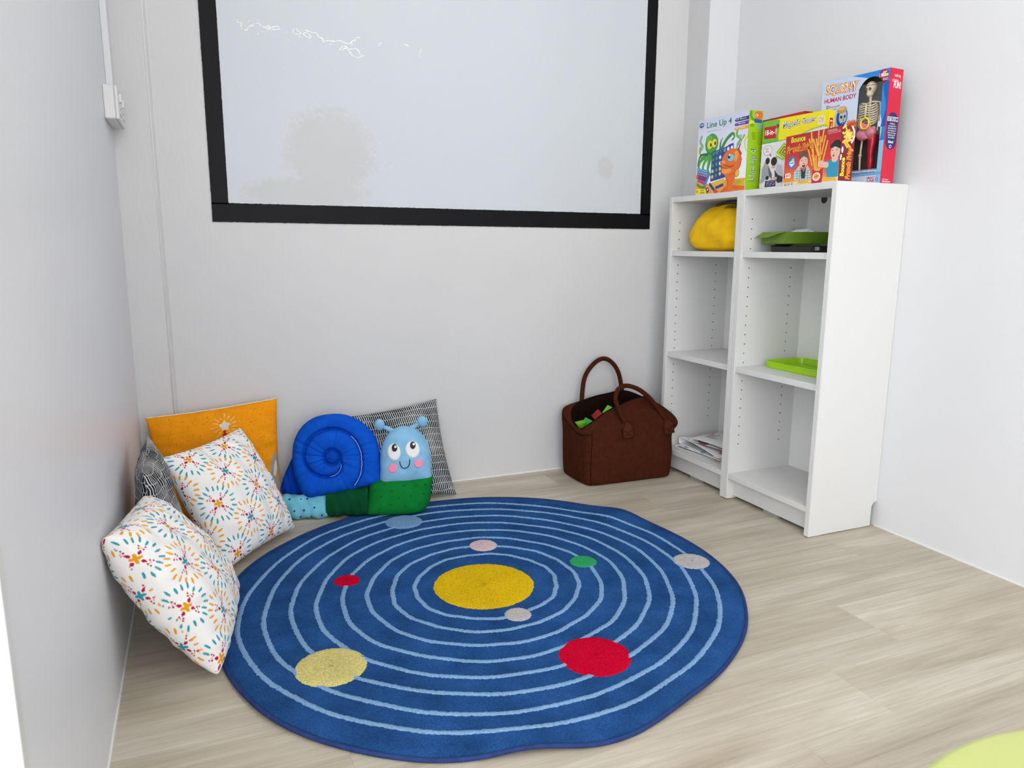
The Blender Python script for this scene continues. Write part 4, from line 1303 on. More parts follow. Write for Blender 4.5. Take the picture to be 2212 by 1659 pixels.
INK = mat('black_print_ink', (22, 20, 22), 0.5)
P = catmull([(-.045, .055, .150), (-.04, .030, .168), (-.035, -.01, .174), (-.03, -.05, .174), (-.03, -.09, .170)], 30)
tube('drawstring', P, 0.0022, INK, sack, 6)
P = catmull([(-.050, .035, .150), (-.045, .010, .165), (-.04, -.02, .168), (-.038, -.06, .166)], 24)
tube('drawstring', P, 0.0016, INK, sack, 6)
lettering('milk', 0.075, 0.022, (-0.068, -0.035, 0.148), (0.10, -0.99, 0.0), (0.72, 0.05, 0.69), INK, sack, 0.02, 0.3)

# green card tray with folded flap on the near case
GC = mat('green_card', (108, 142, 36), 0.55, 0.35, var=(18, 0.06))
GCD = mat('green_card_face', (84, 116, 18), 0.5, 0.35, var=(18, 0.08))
ang = math.atan2(0.167, 0.048)                                # long direction of the left face
t = empty('card_tray', (-0.262, 0.2, 0.886), ang - math.pi / 2)
tag(t, 'green card tray with a folded flap, lying on a black tray', 'tray')
# local: y along the left face (away), x along the right face (towards the near side and back)
TW, TD, TH_ = 0.200, 0.165, 0.037
box('base', 0, TW, 0, TD, 0, 0.0015, GC, t)
box('wall', 0, TW, 0, 0.0015, 0.0, TH_, GCD, t)
box('wall', 0, TW, TD - 0.0015, TD, 0.0, TH_, GCD, t)
box('wall', 0, 0.0015, 0.0015, TD - 0.0015, 0.0, TH_, GC, t)
box('wall', TW - 0.0015, TW, 0.0015, TD - 0.0015, 0.0, TH_, GC, t)
fv = [(0.0, 0.004, TH_), (0.0, TD + 0.0, TH_), (-0.022, TD + 0.010, TH_ - 0.017), (-0.022, 0.082, TH_ - 0.017), (-0.008, 0.03, TH_ - 0.004)]
fv2 = [(x + 0.001, y, z + 0.0012) for x, y, z in fv]
k = len(fv)
mesh_obj('flap', fv + fv2, [tuple(range(k)), tuple(range(2 * k - 1, k - 1, -1))] + [(i, i + k, (i + 1) % k + k, (i + 1) % k) for i in range(k)], GC, t)
box('inner_tab', -0.001, 0.0, 0.105, TD, 0.001, TH_ - 0.004, GC, t)
# crumpled white tissue in the tray
rs = np.random.default_rng(3)
v, f = ellipsoid_data((0, 0, 0), (0.040, 0.046, 0.022), 28, 16)
v = np.array(v)
nrm = v / np.linalg.norm(v, axis=1)[:, None]
cr = sum(np.abs(np.sin(v @ rs.normal(0, 110, 3) + rs.uniform(0, 6))) for _ in range(5)) / 5
v = v * (0.75 + 0.45 * cr)[:, None]
v[:, 2] = np.maximum(v[:, 2], -0.0185)
o = mesh_obj('crumpled_tissue', v, f, mat('tissue_white', (236, 234, 228), 0.85), None)
o.location = (-0.150, 0.245, 0.912)
tag(o, 'crumpled white tissue lying in the green card tray', 'tissue')
# black tray under it
BT = mat('black_gloss_plastic', (12, 13, 17), 0.18, 0.5)
def rounded_slab(name, hx, hy, r, prof_, m, parent, open_top=None):
    k = 8
    base = []
    for cx, cy, a0 in ((hx - r, hy - r, 0), (-hx + r, hy - r, 90), (-hx + r, -hy + r, 180), (hx - r, -hy + r, 270)):
        for i_ in range(k + 1):
            a = math.radians(a0 + 90 * i_ / k)
            base.append((cx + r * math.cos(a), cy + r * math.sin(a), math.cos(a), math.sin(a)))
    nb = len(base)
    V, F = [], []
    for off, z in prof_:
        V += [(x + c * off, y + s * off, z) for x, y, c, s in base]
    for q in range(len(prof_) - 1):
        F += [(q * nb + i_, q * nb + (i_ + 1) % nb, (q + 1) * nb + (i_ + 1) % nb, (q + 1) * nb + i_) for i_ in range(nb)]
    F.append(tuple(range(nb))[::-1])
    F.append(tuple((len(prof_) - 1) * nb + i_ for i_ in range(nb)))
    o = mesh_obj(name, V, F, m, parent, False)
    return o
t = empty('plastic_tray', (-0.165, 0.185, 0.861), 0.0)
tag(t, 'glossy black plastic tray under the green card tray', 'tray')
rounded_slab('tray_body', .092, .108, .03, [(-.008, 0.0002), (-.003, 0.002), (0, 0.006), (0, 0.0100)], BT, t)
rounded_slab('tray_lid', .092, .108, .03, [(0.001, 0.0106), (.001, 0.016), (-.004, 0.020), (-.02, 0.0245)], BT, t)
rounded_slab('rim_line', .0925, .1085, .03, [(0, 0.0100), (.0008, 0.0103), (.0, 0.0106)], mat('rim_glint_plastic', (90, 92, 98), 0.15), t)
# lime tray on the middle shelf
LIME = mat('lime_plastic', (166, 218, 10), 0.3, 0.5)
t = empty('serving_tray', (-0.096, 0.232, 0.474), 0.0)
tag(t, 'lime green plastic tray on the middle shelf', 'tray')
rounded_slab('tray', .086, .122, .028, [(-.006, 0.0003), (-.003, 0.001), (.0005, 0.0185), (.003, 0.0195), (.0035, 0.0215), (.0025, 0.0225), (-.0005, 0.0222), (-.0015, 0.020), (-.0055, 0.003), (-.012, 0.0018)], LIME, t)
# folded children's drawings, bottom shelf of the far case
def paper_print(seed):
    pal = [(236, 234, 232), (228, 132, 120), (120, 176, 140), (70, 150, 200), (214, 96, 60), (196, 170, 210), (150, 40, 60)]
    def fn(x, y):
        r_ = np.random.default_rng(seed)
        c = np.empty((len(x), 3)); c[:] = (238, 238, 238)
        for _ in range(16):
            cx, cy = r_.uniform(x.min(), x.max()), r_.uniform(y.min(), y.max())
            a, rr_ = r_.uniform(0, 3.14), r_.uniform(0.012, 0.035)
            X, Y = (x - cx) * math.cos(a) + (y - cy) * math.sin(a), -(x - cx) * math.sin(a) + (y - cy) * math.cos(a)
            e = (X / rr_) ** 2 + (Y / (rr_ * 0.5)) ** 2
            col = np.array(pal[r_.integers(1, 7)]) * 0.6 + np.array((238, 238, 238)) * 0.4
            c[e < 1] = col
            if r_.random() < 0.4:
                c[(e > 1) & (e < 1.25)] = (40, 40, 50)
        return c
    return fn
PAPER = mat('drawing_paper', (255, 255, 255), 0.8, 0.2, attr=True)
def folded_paper(cx, cy, z0, wx, wy, thick, rot, seed, label, curl=0.0):
    """sheet folded over once: the fold runs along x, at +y end; cross-section in y,z"""
    pr = [(-wy / 2, 0.0006), (wy / 2 - thick / 2, 0.0006)]
    for i_ in range(1, 8):
        a = -math.pi / 2 + math.pi * i_ / 8
        pr.append((wy / 2 - thick / 2 + thick / 2 * math.cos(a), thick / 2 + thick / 2 * math.sin(a)))
    for i_ in range(0, 13):
        q = i_ / 12
        pr.append((wy / 2 - thick / 2 - q * (wy * 0.94), thick * (1 - q * 0.72) + curl * math.sin(q * math.pi) + 0.0006))
    # densify
    D = []
    for a_, b_ in zip(pr[:-1], pr[1:]):
        L_ = max(1, int(math.hypot(b_[0] - a_[0], b_[1] - a_[1]) / 0.004))
        for q in range(L_):
            D.append((a_[0] + (b_[0] - a_[0]) * q / L_, a_[1] + (b_[1] - a_[1]) * q / L_))
    D.append(pr[-1])
    D = np.array(D)
    nx_ = 40
    xs = np.linspace(-wx / 2, wx / 2, nx_)
    V, U = [], []
    s_ = np.concatenate([[0], np.cumsum(np.hypot(*np.diff(D, axis=0).T))])
    for (y, z), q in zip(D, s_):
        for x in xs:
            V.append((x, y, z * (1 + 0.12 * math.sin(x * 50 + seed)) if z > 0.002 else z))
            U.append((x, q))
    V, U = np.array(V), np.array(U)
    o = mesh_obj('folded_drawing', V, grid_faces(nx_, len(D)), PAPER, None, False, None, lin_arr(paper_print(seed)(U[:, 0], U[:, 1])))
    sm = o.modifiers.new('paper_thickness', 'SOLIDIFY')
    sm.thickness = 0.0008
    sm.offset = 0
    o.location = (cx, cy, z0)
    o.rotation_euler = (0, 0, rot)
    tag(o, label, 'paper', "folded children's drawings on the bottom shelf")
folded_paper(-.135, .600, .0960, .19, .30, .010, 0.10, 11, 'large folded white drawing at the bottom of the paper pile', 0.001)
folded_paper(-.145, .615, .1075, .17, .26, .024, -0.05, 12, 'folded line drawing in the middle of the paper pile', 0.004)
folded_paper(-.135, .575, .1365, .15, .22, .012, 0.18, 16, 'coloured drawing folded on top of the paper pile', 0.004)
folded_paper(-.190, .500, .1080, .07, .07, .010, -1.3, 14, 'small folded drawing with blue marks at the front of the pile', 0.003)

# ================================================================== ROUND TABLE (foreground corner)
TT = mat('pale_lime_laminate', (194, 204, 122), 0.35, 0.4, var=(6, 0.03))
t = empty('round_table', (-1.352, -1.498, 0))
tag(t, 'pale lime round tabletop poking into the near right corner', 'table')
k = 128
pr = [(0.255, 0.425), (0.268, 0.427), (0.2745, 0.433), (0.2755, 0.441), (0.272, 0.447), (0.266, 0.4495), (0.0, 0.450)]
V, F = [], []
for r, z in pr:
    V += [(r * math.cos(2 * math.pi * i_ / k), r * math.sin(2 * math.pi * i_ / k), z) for i_ in range(k)]
for q in range(len(pr) - 1):
    F += [(q * k + i_, q * k + (i_ + 1) % k, (q + 1) * k + (i_ + 1) % k, (q + 1) * k + i_) for i_ in range(k)]
F.append(tuple(range(k))[::-1])
mesh_obj('tabletop', V, F, TT, t, True)
for i_ in range(4):
    a = math.pi / 4 + math.pi / 2 * i_
    c, s = math.cos(a), math.sin(a)
    tube('leg', [(0.16 * c, 0.16 * s, 0.426), (0.20 * c, 0.20 * s, 0.2), (0.235 * c, 0.235 * s, 0.001)], [0.02, 0.017, 0.014], WTRIM, t, 16)

# ================================================================== GAME BOXES on top of the bookcases
PRINT = mat('printed_card', (255, 255, 255), 0.32, 0.45, attr=True)
_inks = {}
def ink(c):
    return mat('ink_%d_%d_%d' % tuple(c), c, 0.35, 0.4)
class Art(Canvas):
    """canvas whose shapes are given in a sketch frame: the four corners TL, TR, BR, BL of the face in sketch units"""
    def __init__(s, w, h, quad, bg=(255, 255, 255), res=0.001):
        super().__init__(w, h, res, bg)
        s.q = [np.array(p, float) for p in quad]
        s.sw = (np.linalg.norm(s.q[1] - s.q[0]) + np.linalg.norm(s.q[2] - s.q[3])) / 2
        s.sh = (np.linalg.norm(s.q[3] - s.q[0]) + np.linalg.norm(s.q[2] - s.q[1])) / 2
    def P(s, x, y):
        TL, TR, BR, BL = s.q
        u = v = 0.5
        for _ in range(12):
            p = (1 - u) * (1 - v) * TL + u * (1 - v) * TR + u * v * BR + (1 - u) * v * BL
            du = (1 - v) * (TR - TL) + v * (BR - BL)
            dv = (1 - u) * (BL - TL) + u * (BR - TR)
            d = np.linalg.solve(np.stack([du, dv], 1), np.array([x, y]) - p)
            u, v = u + d[0], v + d[1]
        return (u, v)
    def E(s, x, y, rx, ry, c, rot=0):
        u, v = s.P(x, y)
        return s.ell(u, v, rx / s.sw, ry / s.sh * s.h / s.w, c, rot)
    def G(s, pts, c):
        return s.poly([s.P(*p) for p in pts], c)
    def L(s, pts, wd, c, smooth=False, w2=None):
        return s.line([s.P(*p) for p in pts], wd / s.sw, c, smooth, None if w2 is None else w2 / s.sw)
    def T(s, body, x0, y0, x1, hgt, c, parent, bold=0.015, shear=0.0, lift=0.0006, rise=None):
        """lettering from sketch point x0,y0 (lower left) to x1 at the same baseline"""
        u0, v0 = s.P(x0, y0)
        u1, v1 = s.P(x1, y0 if rise is None else rise)
        a = np.array([u0 * s.w, 0, (1 - v0) * s.h])
        b = np.array([u1 * s.w, 0, (1 - v1) * s.h])
        if rise is None:
            b[2] = a[2]
        r = (b - a) / np.linalg.norm(b - a)
        up = np.array([-r[2], 0, r[0]])
        return lettering(body, np.linalg.norm(b - a), hgt / s.sh * s.h, a, r, up, ink(c), parent, bold, shear, lift)
def game_box(label, xf, yf, w, h, t, tilt, cols):
    o = empty('game_box', (xf, yf, 1.0602), -math.pi / 2 + math.radians(tilt))
    tag(o, label, 'game box', 'game boxes on top of the bookcases')
    return o
def side_letters(body, w, t, h, d0, z0, length, hgt, c, parent, bold=0.02, shear=0.0, vertical=True, lift=0.0006):
    """lettering on the near spine (local x = w); vertical letters read upwards"""
    if vertical:
        return lettering(body, length, hgt, (w, d0, z0), (0, 0, 1), (0, -1, 0), ink(c), parent, bold, shear, lift)
    return lettering(body, length, hgt, (w, d0, z0), (0, 1, 0), (0, 0, 1), ink(c), parent, bold, shear, lift)

# ---------- 1  white box with octopus and fish
W_, H_, T_ = 0.250, 0.260, 0.060
b1 = game_box('white board game box with octopus and orange fish, lime spine', -0.250, 0.684, W_, H_, T_, 3.0, None)
bm = bmesh.new(); box_bm(bm, 0, W_, 0, T_, 0, H_, 0.0006); bm_obj('box_body', bm, mat('card_lime', (156, 200, 30), 0.4), b1)
A = Art(W_, H_, [(160, 325), (1010, 150), (905, 1490), (65, 1590)], (228, 230, 242))
A.grad(A.V < 2, (206, 212, 234), (242, 243, 248), A.V * 1.6)
A.G([(70, 1330), (200, 1400), (340, 1370), (600, 1300), (920, 1260), (900, 1500), (60, 1600)], (232, 164, 64))
GR, DG = (72, 158, 62), (38, 110, 48)
for pts in ([(205, 590), (178, 680), (220, 760), (165, 850), (190, 950), (150, 1080)], [(190, 760), (160, 820), (180, 900)]):
    A.L(pts, 34, (142, 182, 54), True, 20)
for x, y in ((180, 652), (205, 770)):
    A.E(x, y, 22, 26, (120, 180, 224))
A.L([(320, 880), (210, 960), (140, 1060), (150, 1180)], 62, GR, True, 26)
A.L([(340, 900), (250, 1010), (215, 1110), (240, 1200)], 60, (86, 172, 70), True, 24)
A.L([(360, 900), (320, 1040), (300, 1150), (340, 1230)], 66, GR, True, 22)
A.L([(300, 880), (190, 900), (140, 990), (120, 1090)], 34, DG, True, 14)
A.L([(560, 760), (620, 650), (690, 560), (745, 530), (762, 585), (722, 640)], 48, (58, 140, 60), True, 18)
A.L([(600, 700), (660, 620), (720, 560)], 12, DG, True)
A.L([(520, 780), (535, 670), (572, 600)], 30, (44, 116, 58), True, 8)
A.L([(815, 480), (805, 560), (860, 620), (815, 700), (790, 800)], 34, (128, 176, 66), True, 26)
A.L([(922, 560), (875, 640), (820, 690)], 24, (128, 176, 66), True, 12)
for x, y, r in ((862, 575, 26), (845, 712, 22), (797, 757, 18)):
    A.E(x, y, r, r * 1.1, (122, 190, 232))
A.L([(975, 580), (925, 650), (930, 760), (965, 850)], 26, (226, 214, 60), True, 8)
A.E(378, 705, 116, 172, (60, 140, 54))
A.E(374, 690, 108, 160, GR)
A.E(340, 620, 60, 60, (104, 184, 84))
A.E(345, 720, 45, 76, (236, 222, 60)); A.E(425, 690, 42, 72, (236, 222, 60))
A.E(363, 722, 16, 30, (20, 20, 20)); A.E(440, 694, 16, 30, (20, 20, 20))
A.L([(300, 850), (360, 885), (440, 850)], 9, DG, True)
A.G([(380, 840), (500, 795), (620, 750), (690, 705), (750, 685), (745, 900), (600, 1260), (340, 1345), (362, 1050)], (36, 66, 158))
A.G([(385, 850), (500, 805), (625, 760), (620, 790), (390, 880)], (62, 100, 190))
for x, y, c in ((405, 872, GR), (465, 850, GR), (530, 826, (60, 130, 90)), (597, 808, (150, 150, 170)), (656, 782, (245, 245, 250)), (716, 760, (245, 245, 250)), (395, 970, GR), (455, 946, GR), (518, 926, (245, 245, 250)), (385, 1066, GR), (450, 1045, GR), (512, 1026, (245, 245, 250)), (380, 1166, (238, 214, 70)), (445, 1142, GR), (508, 1120, (238, 214, 70)), (373, 1260, (238, 214, 70)), (437, 1232, GR), (505, 1202, (238, 214, 70))):
    A.E(x, y, 23, 35, (24, 44, 110)); A.E(x + 2, y, 19, 31, c)
A.G([(350, 1365), (585, 1272), (575, 1345), (400, 1425)], (228, 188, 50))
A.L([(330, 1385), (400, 1480)], 34, (30, 60, 140)); A.L([(440, 1440), (550, 1390)], 34, (30, 60, 140))
OR, OD, OL = (232, 112, 38), (186, 72, 18), (246, 158, 70)
A.E(800, 1350, 115, 74, (214, 184, 34)); A.E(790, 1335, 70, 40, (188, 170, 30))
A.G([(880, 640), (840, 790), (880, 860), (850, 900), (878, 960), (838, 1000), (780, 900), (790, 820)], OD)
A.G([(480, 1535), (610, 1400), (760, 1380), (905, 1400), (895, 1460), (720, 1480), (560, 1545)], OR)
A.L([(520, 1520), (640, 1430), (800, 1430)], 8, OD, True)
A.G([(575, 1190), (790, 1150), (740, 1330), (690, 1450), (600, 1480), (620, 1340)], OR)
A.L([(600, 1240), (640, 1360), (620, 1470)], 8, OD, True)
A.E(705, 1000, 165, 218, OD); A.E(700, 995, 158, 210, OR)
A.E(660, 1130, 130, 88, OR); A.E(620, 1150, 84, 50, OL)
A.E(560, 1020, 45, 40, OL); A.E(780, 900, 40, 90, OL, 10)
A.L([(520, 1010), (590, 1055), (680, 1080), (740, 1060)], 11, (160, 56, 10), True)
A.L([(525, 1090), (600, 1110), (700, 1100)], 9, (160, 56, 10), True)
A.E(692, 928, 66, 72, (70, 110, 120)); A.E(694, 928, 58, 65, (140, 206, 214)); A.E(668, 918, 20, 32, (16, 24, 40)); A.E(676, 890, 10, 14, (255, 255, 255))
A.L([(630, 880), (690, 850), (755, 880)], 26, OR, True)
A.E(788, 1188, 38, 64, OD, 12); A.E(790, 1185, 30, 56, (232, 190, 48), 12)
A.G([(430, 1460), (448, 1495), (490, 1490), (460, 1520), (470, 1555), (430, 1535), (385, 1550), (405, 1515), (380, 1490), (418, 1492)], (222, 58, 34))
A.G([(112, 1115), (305, 1150), (325, 1255), (255, 1425), (98, 1345)], (58, 140, 196))
A.G([(120, 1195), (305, 1240), (250, 1345), (105, 1300)], (128, 56, 120))
for i_ in range(6):
    for j_ in range(3):
        A.E(140 + i_ * 28 + j_ * -4, 1140 + i_ * 6 + j_ * 40, 7, 10, (214, 232, 244))
A.L([(130, 1330), (230, 1380)], 26, (210, 40, 60)); A.E(100, 1270, 24, 40, (226, 96, 50))
A.L([(110, 1400), (160, 1440), (240, 1440)], 30, (70, 140, 60), True)
A.E(278, 1490, 36, 48, (24, 40, 96)); A.E(288, 1478, 12, 16, (240, 240, 240))
A.G([(78, 1482), (240, 1462), (268, 1500), (262, 1545), (240, 1562), (62, 1580)], (244, 224, 32))
A.G([(800, 288), (1005, 236), (1000, 302), (790, 345), (774, 318)], (48, 42, 112))
A.G([(790, 362), (1000, 312), (997, 376), (782, 414), (768, 390)], (92, 62, 152))
A.G([(780, 436), (995, 388), (990, 446), (775, 482), (762, 458)], (232, 170, 66))
A.E(210, 400, 44, 44, (34, 66, 136)); A.E(210, 400, 36, 36, (52, 86, 156))
A.build('front_print', (0, -0.0006, 0), (1, 0, 0), (0, 0, 1), PRINT, b1)
NI = -0.0004
def front_text(art, parent, *a, **k):
    return art.T(*a, parent=parent, **k) if False else art.T(a[0], a[1], a[2], a[3], a[4], a[5], parent, **k)
front_text(A, b1, 'Line Up 4', 298, 478, 716, 132, (20, 128, 84), bold=0.012, lift=0.0010)
front_text(A, b1, 'a game board 4 in a row', 298, 518, 540, 20, (60, 70, 70), bold=0.0, lift=0.0010)
front_text(A, b1, 'DAM', 182, 415, 238, 32, (236, 240, 248), bold=0.01, lift=0.0012)
front_text(A, b1, '6-8  Memory', 800, 325, 960, 30, (240, 240, 250), bold=0.01, lift=0.0010)
front_text(A, b1, '?  Memory', 800, 395, 940, 30, (240, 240, 250), bold=0.01, lift=0.0010)
front_text(A, b1, 'Q  Create', 790, 464, 930, 28, (250, 244, 220), bold=0.01, lift=0.0010)
front_text(A, b1, '4+', 85, 1545, 112, 50, (40, 40, 30), bold=0.01, lift=0.0010)
front_text(A, b1, 'Family', 160, 1515, 225, 34, (60, 60, 30), bold=0.01, lift=0.0010)
front_text(A, b1, 'Game', 155, 1552, 230, 32, (60, 60, 30), bold=0.01, lift=0.0010)
S1 = Art(T_, H_, [(1030, 130), (1180, 150), (1065, 1490), (905, 1490)], (158, 204, 32))
S1.L([(1045, 170), (1040, 230), (1060, 290)], 26, (90, 160, 50), True); S1.E(1040, 340, 30, 40, (226, 224, 70)); S1.E(1045, 380, 24, 30, (110, 170, 50))
S1.E(1125, 215, 46, 68, OR); S1.E(1105, 215, 16, 22, (240, 240, 240)); S1.E(1103, 216, 7, 12, (20, 20, 30))
S1.G([(1075, 270), (1160, 290), (1155, 350), (1070, 335)], (40, 90, 170)); S1.G([(1105, 370), (1150, 370), (1145, 440), (1100, 440)], (110, 190, 200))
for i_ in range(9):
    S1.L([(1030 + i_ * 1, 500 + i_ * 14), (1070, 502 + i_ * 14)], 4, (110, 150, 30)); S1.L([(1085, 500 + i_ * 24), (1130, 500 + i_ * 24)], 4, (120, 160, 30))
S1.build('spine_print', (W_ + 0.0006, 0, 0), (0, 1, 0), (0, 0, 1), PRINT, b1)
side_letters('Line Up 4', W_ + 0.0006, T_, H_, 0.045, 0.034, 0.105, 0.034, (236, 246, 220), b1, 0.045, lift=0.0004)
side_letters('Line Up 4', W_ + 0.0006, T_, H_, 0.045, 0.034, 0.105, 0.034, (24, 130, 100), b1, 0.0, lift=0.0008)

# ---------- 2  skeleton kit with a window
W_, H_, T_ = 0.230, 0.315, 0.055
b2 = game_box('tall science kit box with a skeleton behind its window, crimson side', -0.125, 0.236, W_, H_, T_, 3.8, None)
CARD_IN = mat('grey_card_inside', (92, 88, 86), 0.7)
CRIM = mat('crimson_card', (214, 14, 60), 0.35, 0.45)
box('back_board', 0, W_, T_ - 0.0015, T_, 0, H_, CARD_IN, b2)
box('side_board', 0, 0.0015, 0, T_ - 0.0015, 0, H_, CARD_IN, b2)
box('side_board', W_ - 0.0015, W_, 0, T_ - 0.0015, 0, H_, CRIM, b2)
box('top_board', 0.0015, W_ - 0.0015, 0, T_ - 0.0015, H_ - 0.0015, H_, mat('dark_crimson_card', (110, 20, 44), 0.5), b2)
box('bottom_board', 0.0015, W_ - 0.0015, 0, T_ - 0.0015, 0, 0.0015, CARD_IN, b2)
A = Art(W_, H_, [(60, 310), (965, 100), (830, 1615), (-45, 1720)], (206, 218, 238))
A.grad(A.V < 2, (190, 206, 234), (216, 226, 242), A.V * 1.5)
A.put((A.U > 0.90 - 0.05 * np.sin(A.V * 9)) & (A.V < 0.62), (40, 136, 214))
A.put((A.U > 0.95 - 0.03 * np.sin(A.V * 14)) & (A.V < 0.5), (18, 92, 180))
A.put((A.U > 0.93) & (A.V >= 0.62), (150, 196, 232))
A.put((A.V < 0.10 * (A.U - 0.45) * 2) & (A.U > 0.45), (36, 130, 212))
A.put((A.V > 0.895) & (A.V < 0.925) & (A.U > 0.5), (120, 176, 226))
A.E(330, 745, 78, 135, (20, 78, 164)); A.E(342, 745, 54, 95, (180, 196, 204)); A.E(330, 655, 70, 48, (196, 146, 84)); A.E(325, 640, 50, 22, (224, 180, 120))
A.E(322, 750, 16, 22, (30, 40, 60)); A.E(368, 740, 14, 20, (30, 40, 60)); A.E(350, 785, 8, 14, (40, 50, 70)); A.L([(320, 830), (375, 815)], 12, (90, 110, 120))
A.G([(392, 826), (515, 797), (515, 782), (547, 826), (518, 878), (518, 862), (398, 880)], (250, 146, 26))
A.E(880, 212, 66, 92, (150, 18, 40))
def win_left(v):
    return np.where(v < 0.41, 0.575, np.where(v < 0.53, 0.575 - (v - 0.41) / 0.12 * 0.030, 0.545))
def in_window(u, v):
    top = 0.045 + 0.085 * np.clip(np.abs(u - 0.755) / 0.175, 0, 1) ** 2.6
    rgt = np.where(v < 0.44, 0.915, np.where(v < 0.5, 0.915 - 0.025 * np.sin((v - 0.44) / 0.06 * math.pi), 0.935))
    return (u > win_left(v)) & (u < rgt) & (v > top) & (v < 0.868)
A.build('front_print', (0, -0.0006, 0), (1, 0, 0), (0, 0, 1), PRINT, b2, drop=in_window)
for bold, c, lf in ((0.11, (24, 70, 150), 0.0008), (0.06, (244, 246, 250), 0.0012), (0.012, (240, 152, 34), 0.0016)):
    front_text(A, b2, 'SQUiSHY', 92, 498, 545, 165, c, bold=bold, lift=lf, rise=425)
front_text(A, b2, 'HUMAN BODY', 78, 585, 516, 62, (206, 20, 74), bold=0.025, lift=0.0010)
front_text(A, b2, '21', 104, 652, 148, 44, (30, 30, 60), bold=0.02, lift=0.0010)
front_text(A, b2, 'Removable', 162, 640, 300, 32, (206, 60, 90), bold=0.0, lift=0.0010)
front_text(A, b2, 'parts!', 180, 672, 250, 24, (30, 40, 70), bold=0.01, lift=0.0010)
front_text(A, b2, 'TOUCH', 400, 832, 508, 34, (190, 20, 20), bold=0.025, lift=0.0010)
front_text(A, b2, 'HERE!', 405, 868, 516, 34, (190, 20, 20), bold=0.025, lift=0.0010)
front_text(A, b2, 'over', 870, 172, 925, 24, (250, 250, 250), bold=0.01, lift=0.0010)
front_text(A, b2, '1 Million', 825, 230, 935, 52, (250, 250, 250), bold=0.03, lift=0.0010)
front_text(A, b2, 'SOLD!', 868, 266, 930, 30, (250, 250, 250), bold=0.01, lift=0.0010)
front_text(A, b2, 'Get ORGANized with Realistic', 420, 1488, 790, 24, (40, 60, 110), bold=0.01, lift=0.0010)
front_text(A, b2, 'Model and Anatomy Book!', 440, 1520, 765, 24, (30, 40, 70), bold=0.015, lift=0.0010)
front_text(A, b2, 'SMART', 662, 1572, 765, 32, (190, 30, 80), bold=0.01, lift=0.0010)
front_text(A, b2, 'LAB', 668, 1612, 755, 36, (190, 30, 80), bold=0.02, lift=0.0010)
front_text(A, b2, 'O', 768, 1585, 805, 44, (90, 100, 150), bold=-0.0, lift=0.0010)
# the crimson near side
S2 = Canvas(T_, H_, 0.001, (214, 14, 60))
S2.rrect(0.08, 0.94, 0.375, 0.70, T_ * 0.43, (36, 36, 104))
S2.rect(0.10, 0.92, 0.415, 0.452, (245, 245, 248))
S2.build('side_print', (W_ + 0.0006, 0, 0), (0, 1, 0), (0, 0, 1), PRINT, b2)
WI = (250, 250, 250)
xs_ = W_ + 0.0006
side_letters('making', xs_, T_, H_, 0.018, 0.290, 0.026, 0.011, WI, b2, 0.0, vertical=False)
side_letters('science', xs_, T_, H_, 0.010, 0.279, 0.026, 0.009, WI, b2, 0.0, vertical=False)
side_letters('FUN!', xs_, T_, H_, 0.018, 0.262, 0.030, 0.019, WI, b2, 0.03, vertical=False)
for i_, ch in enumerate('STEAM'):
    side_letters(ch, xs_, T_, H_, 0.0075 + i_ * 0.0088, 0.1745, 0.0058, 0.0080, (30, 32, 90), b2, 0.02, vertical=False)
    if i_:
        box('divider', xs_, xs_ + 0.0008, 0.0058 + i_ * 0.0088, 0.0063 + i_ * 0.0088, 0.1725, 0.1842, ink((36, 36, 104)), b2)
for i_, (ln, wd_) in enumerate((('STEAM toys', .022), ('encourage kids to', .034), ('develop skills in the', .036), ('core disciplines of', .034), ('Science, Technology,', .036), ('Engineering, the', .030), ('Arts, and Math.', .028))):
    side_letters(ln, xs_, T_, H_, 0.028 - wd_ / 2, 0.1625 - i_ * 0.0062, wd_, 0.0048, WI, b2, 0.02, vertical=False)
side_letters('School', xs_, T_, H_, 0.0165, 0.112, 0.022, 0.008, WI, b2, 0.03, vertical=False)
tube('emblem', [(xs_ + 0.0004, 0.0275 + 0.0042 * math.cos(a), 0.103 + 0.0042 * math.sin(a)) for a in np.linspace(0, 6.283, 20, endpoint=False)], 0.0007, ink(WI), b2, 5, True)
side_letters('Learn more at', xs_, T_, H_, 0.008, 0.0095, 0.024, 0.0040, WI, b2, 0.01, vertical=False)
side_letters('SmartLab.com', xs_, T_, H_, 0.006, 0.0030, 0.036, 0.0050, WI, b2, 0.02, vertical=False)
# clear film behind the window
fm = bpy.data.materials.new('clear_film')
fm.use_nodes = True
nt = fm.node_tree
pb = nt.nodes['Principled BSDF']
tr, gl, mx = nt.nodes.new('ShaderNodeBsdfTransparent'), nt.nodes.new('ShaderNodeBsdfGlossy'), nt.nodes.new('ShaderNodeMixShader')
gl.inputs['Roughness'].default_value = 0.08
mx.inputs[0].default_value = 0.10
nt.links.new(tr.outputs[0], mx.inputs[1]); nt.links.new(gl.outputs[0], mx.inputs[2])
nt.links.new(mx.outputs[0], nt.nodes['Material Output'].inputs['Surface'])
g = 24
fx_, fz_ = np.meshgrid(np.linspace(0.52 * W_, 0.945 * W_, g), np.linspace(0.10 * H_, 0.90 * H_, g))
fy_ = 0.0012 + 0.0008 * np.sin(fx_ * 90 + fz_ * 60) * np.sin(fz_ * 70)
mesh_obj('window_film', np.stack([fx_.ravel(), fy_.ravel(), fz_.ravel()], -1), grid_faces(g, g), fm, b2, True)
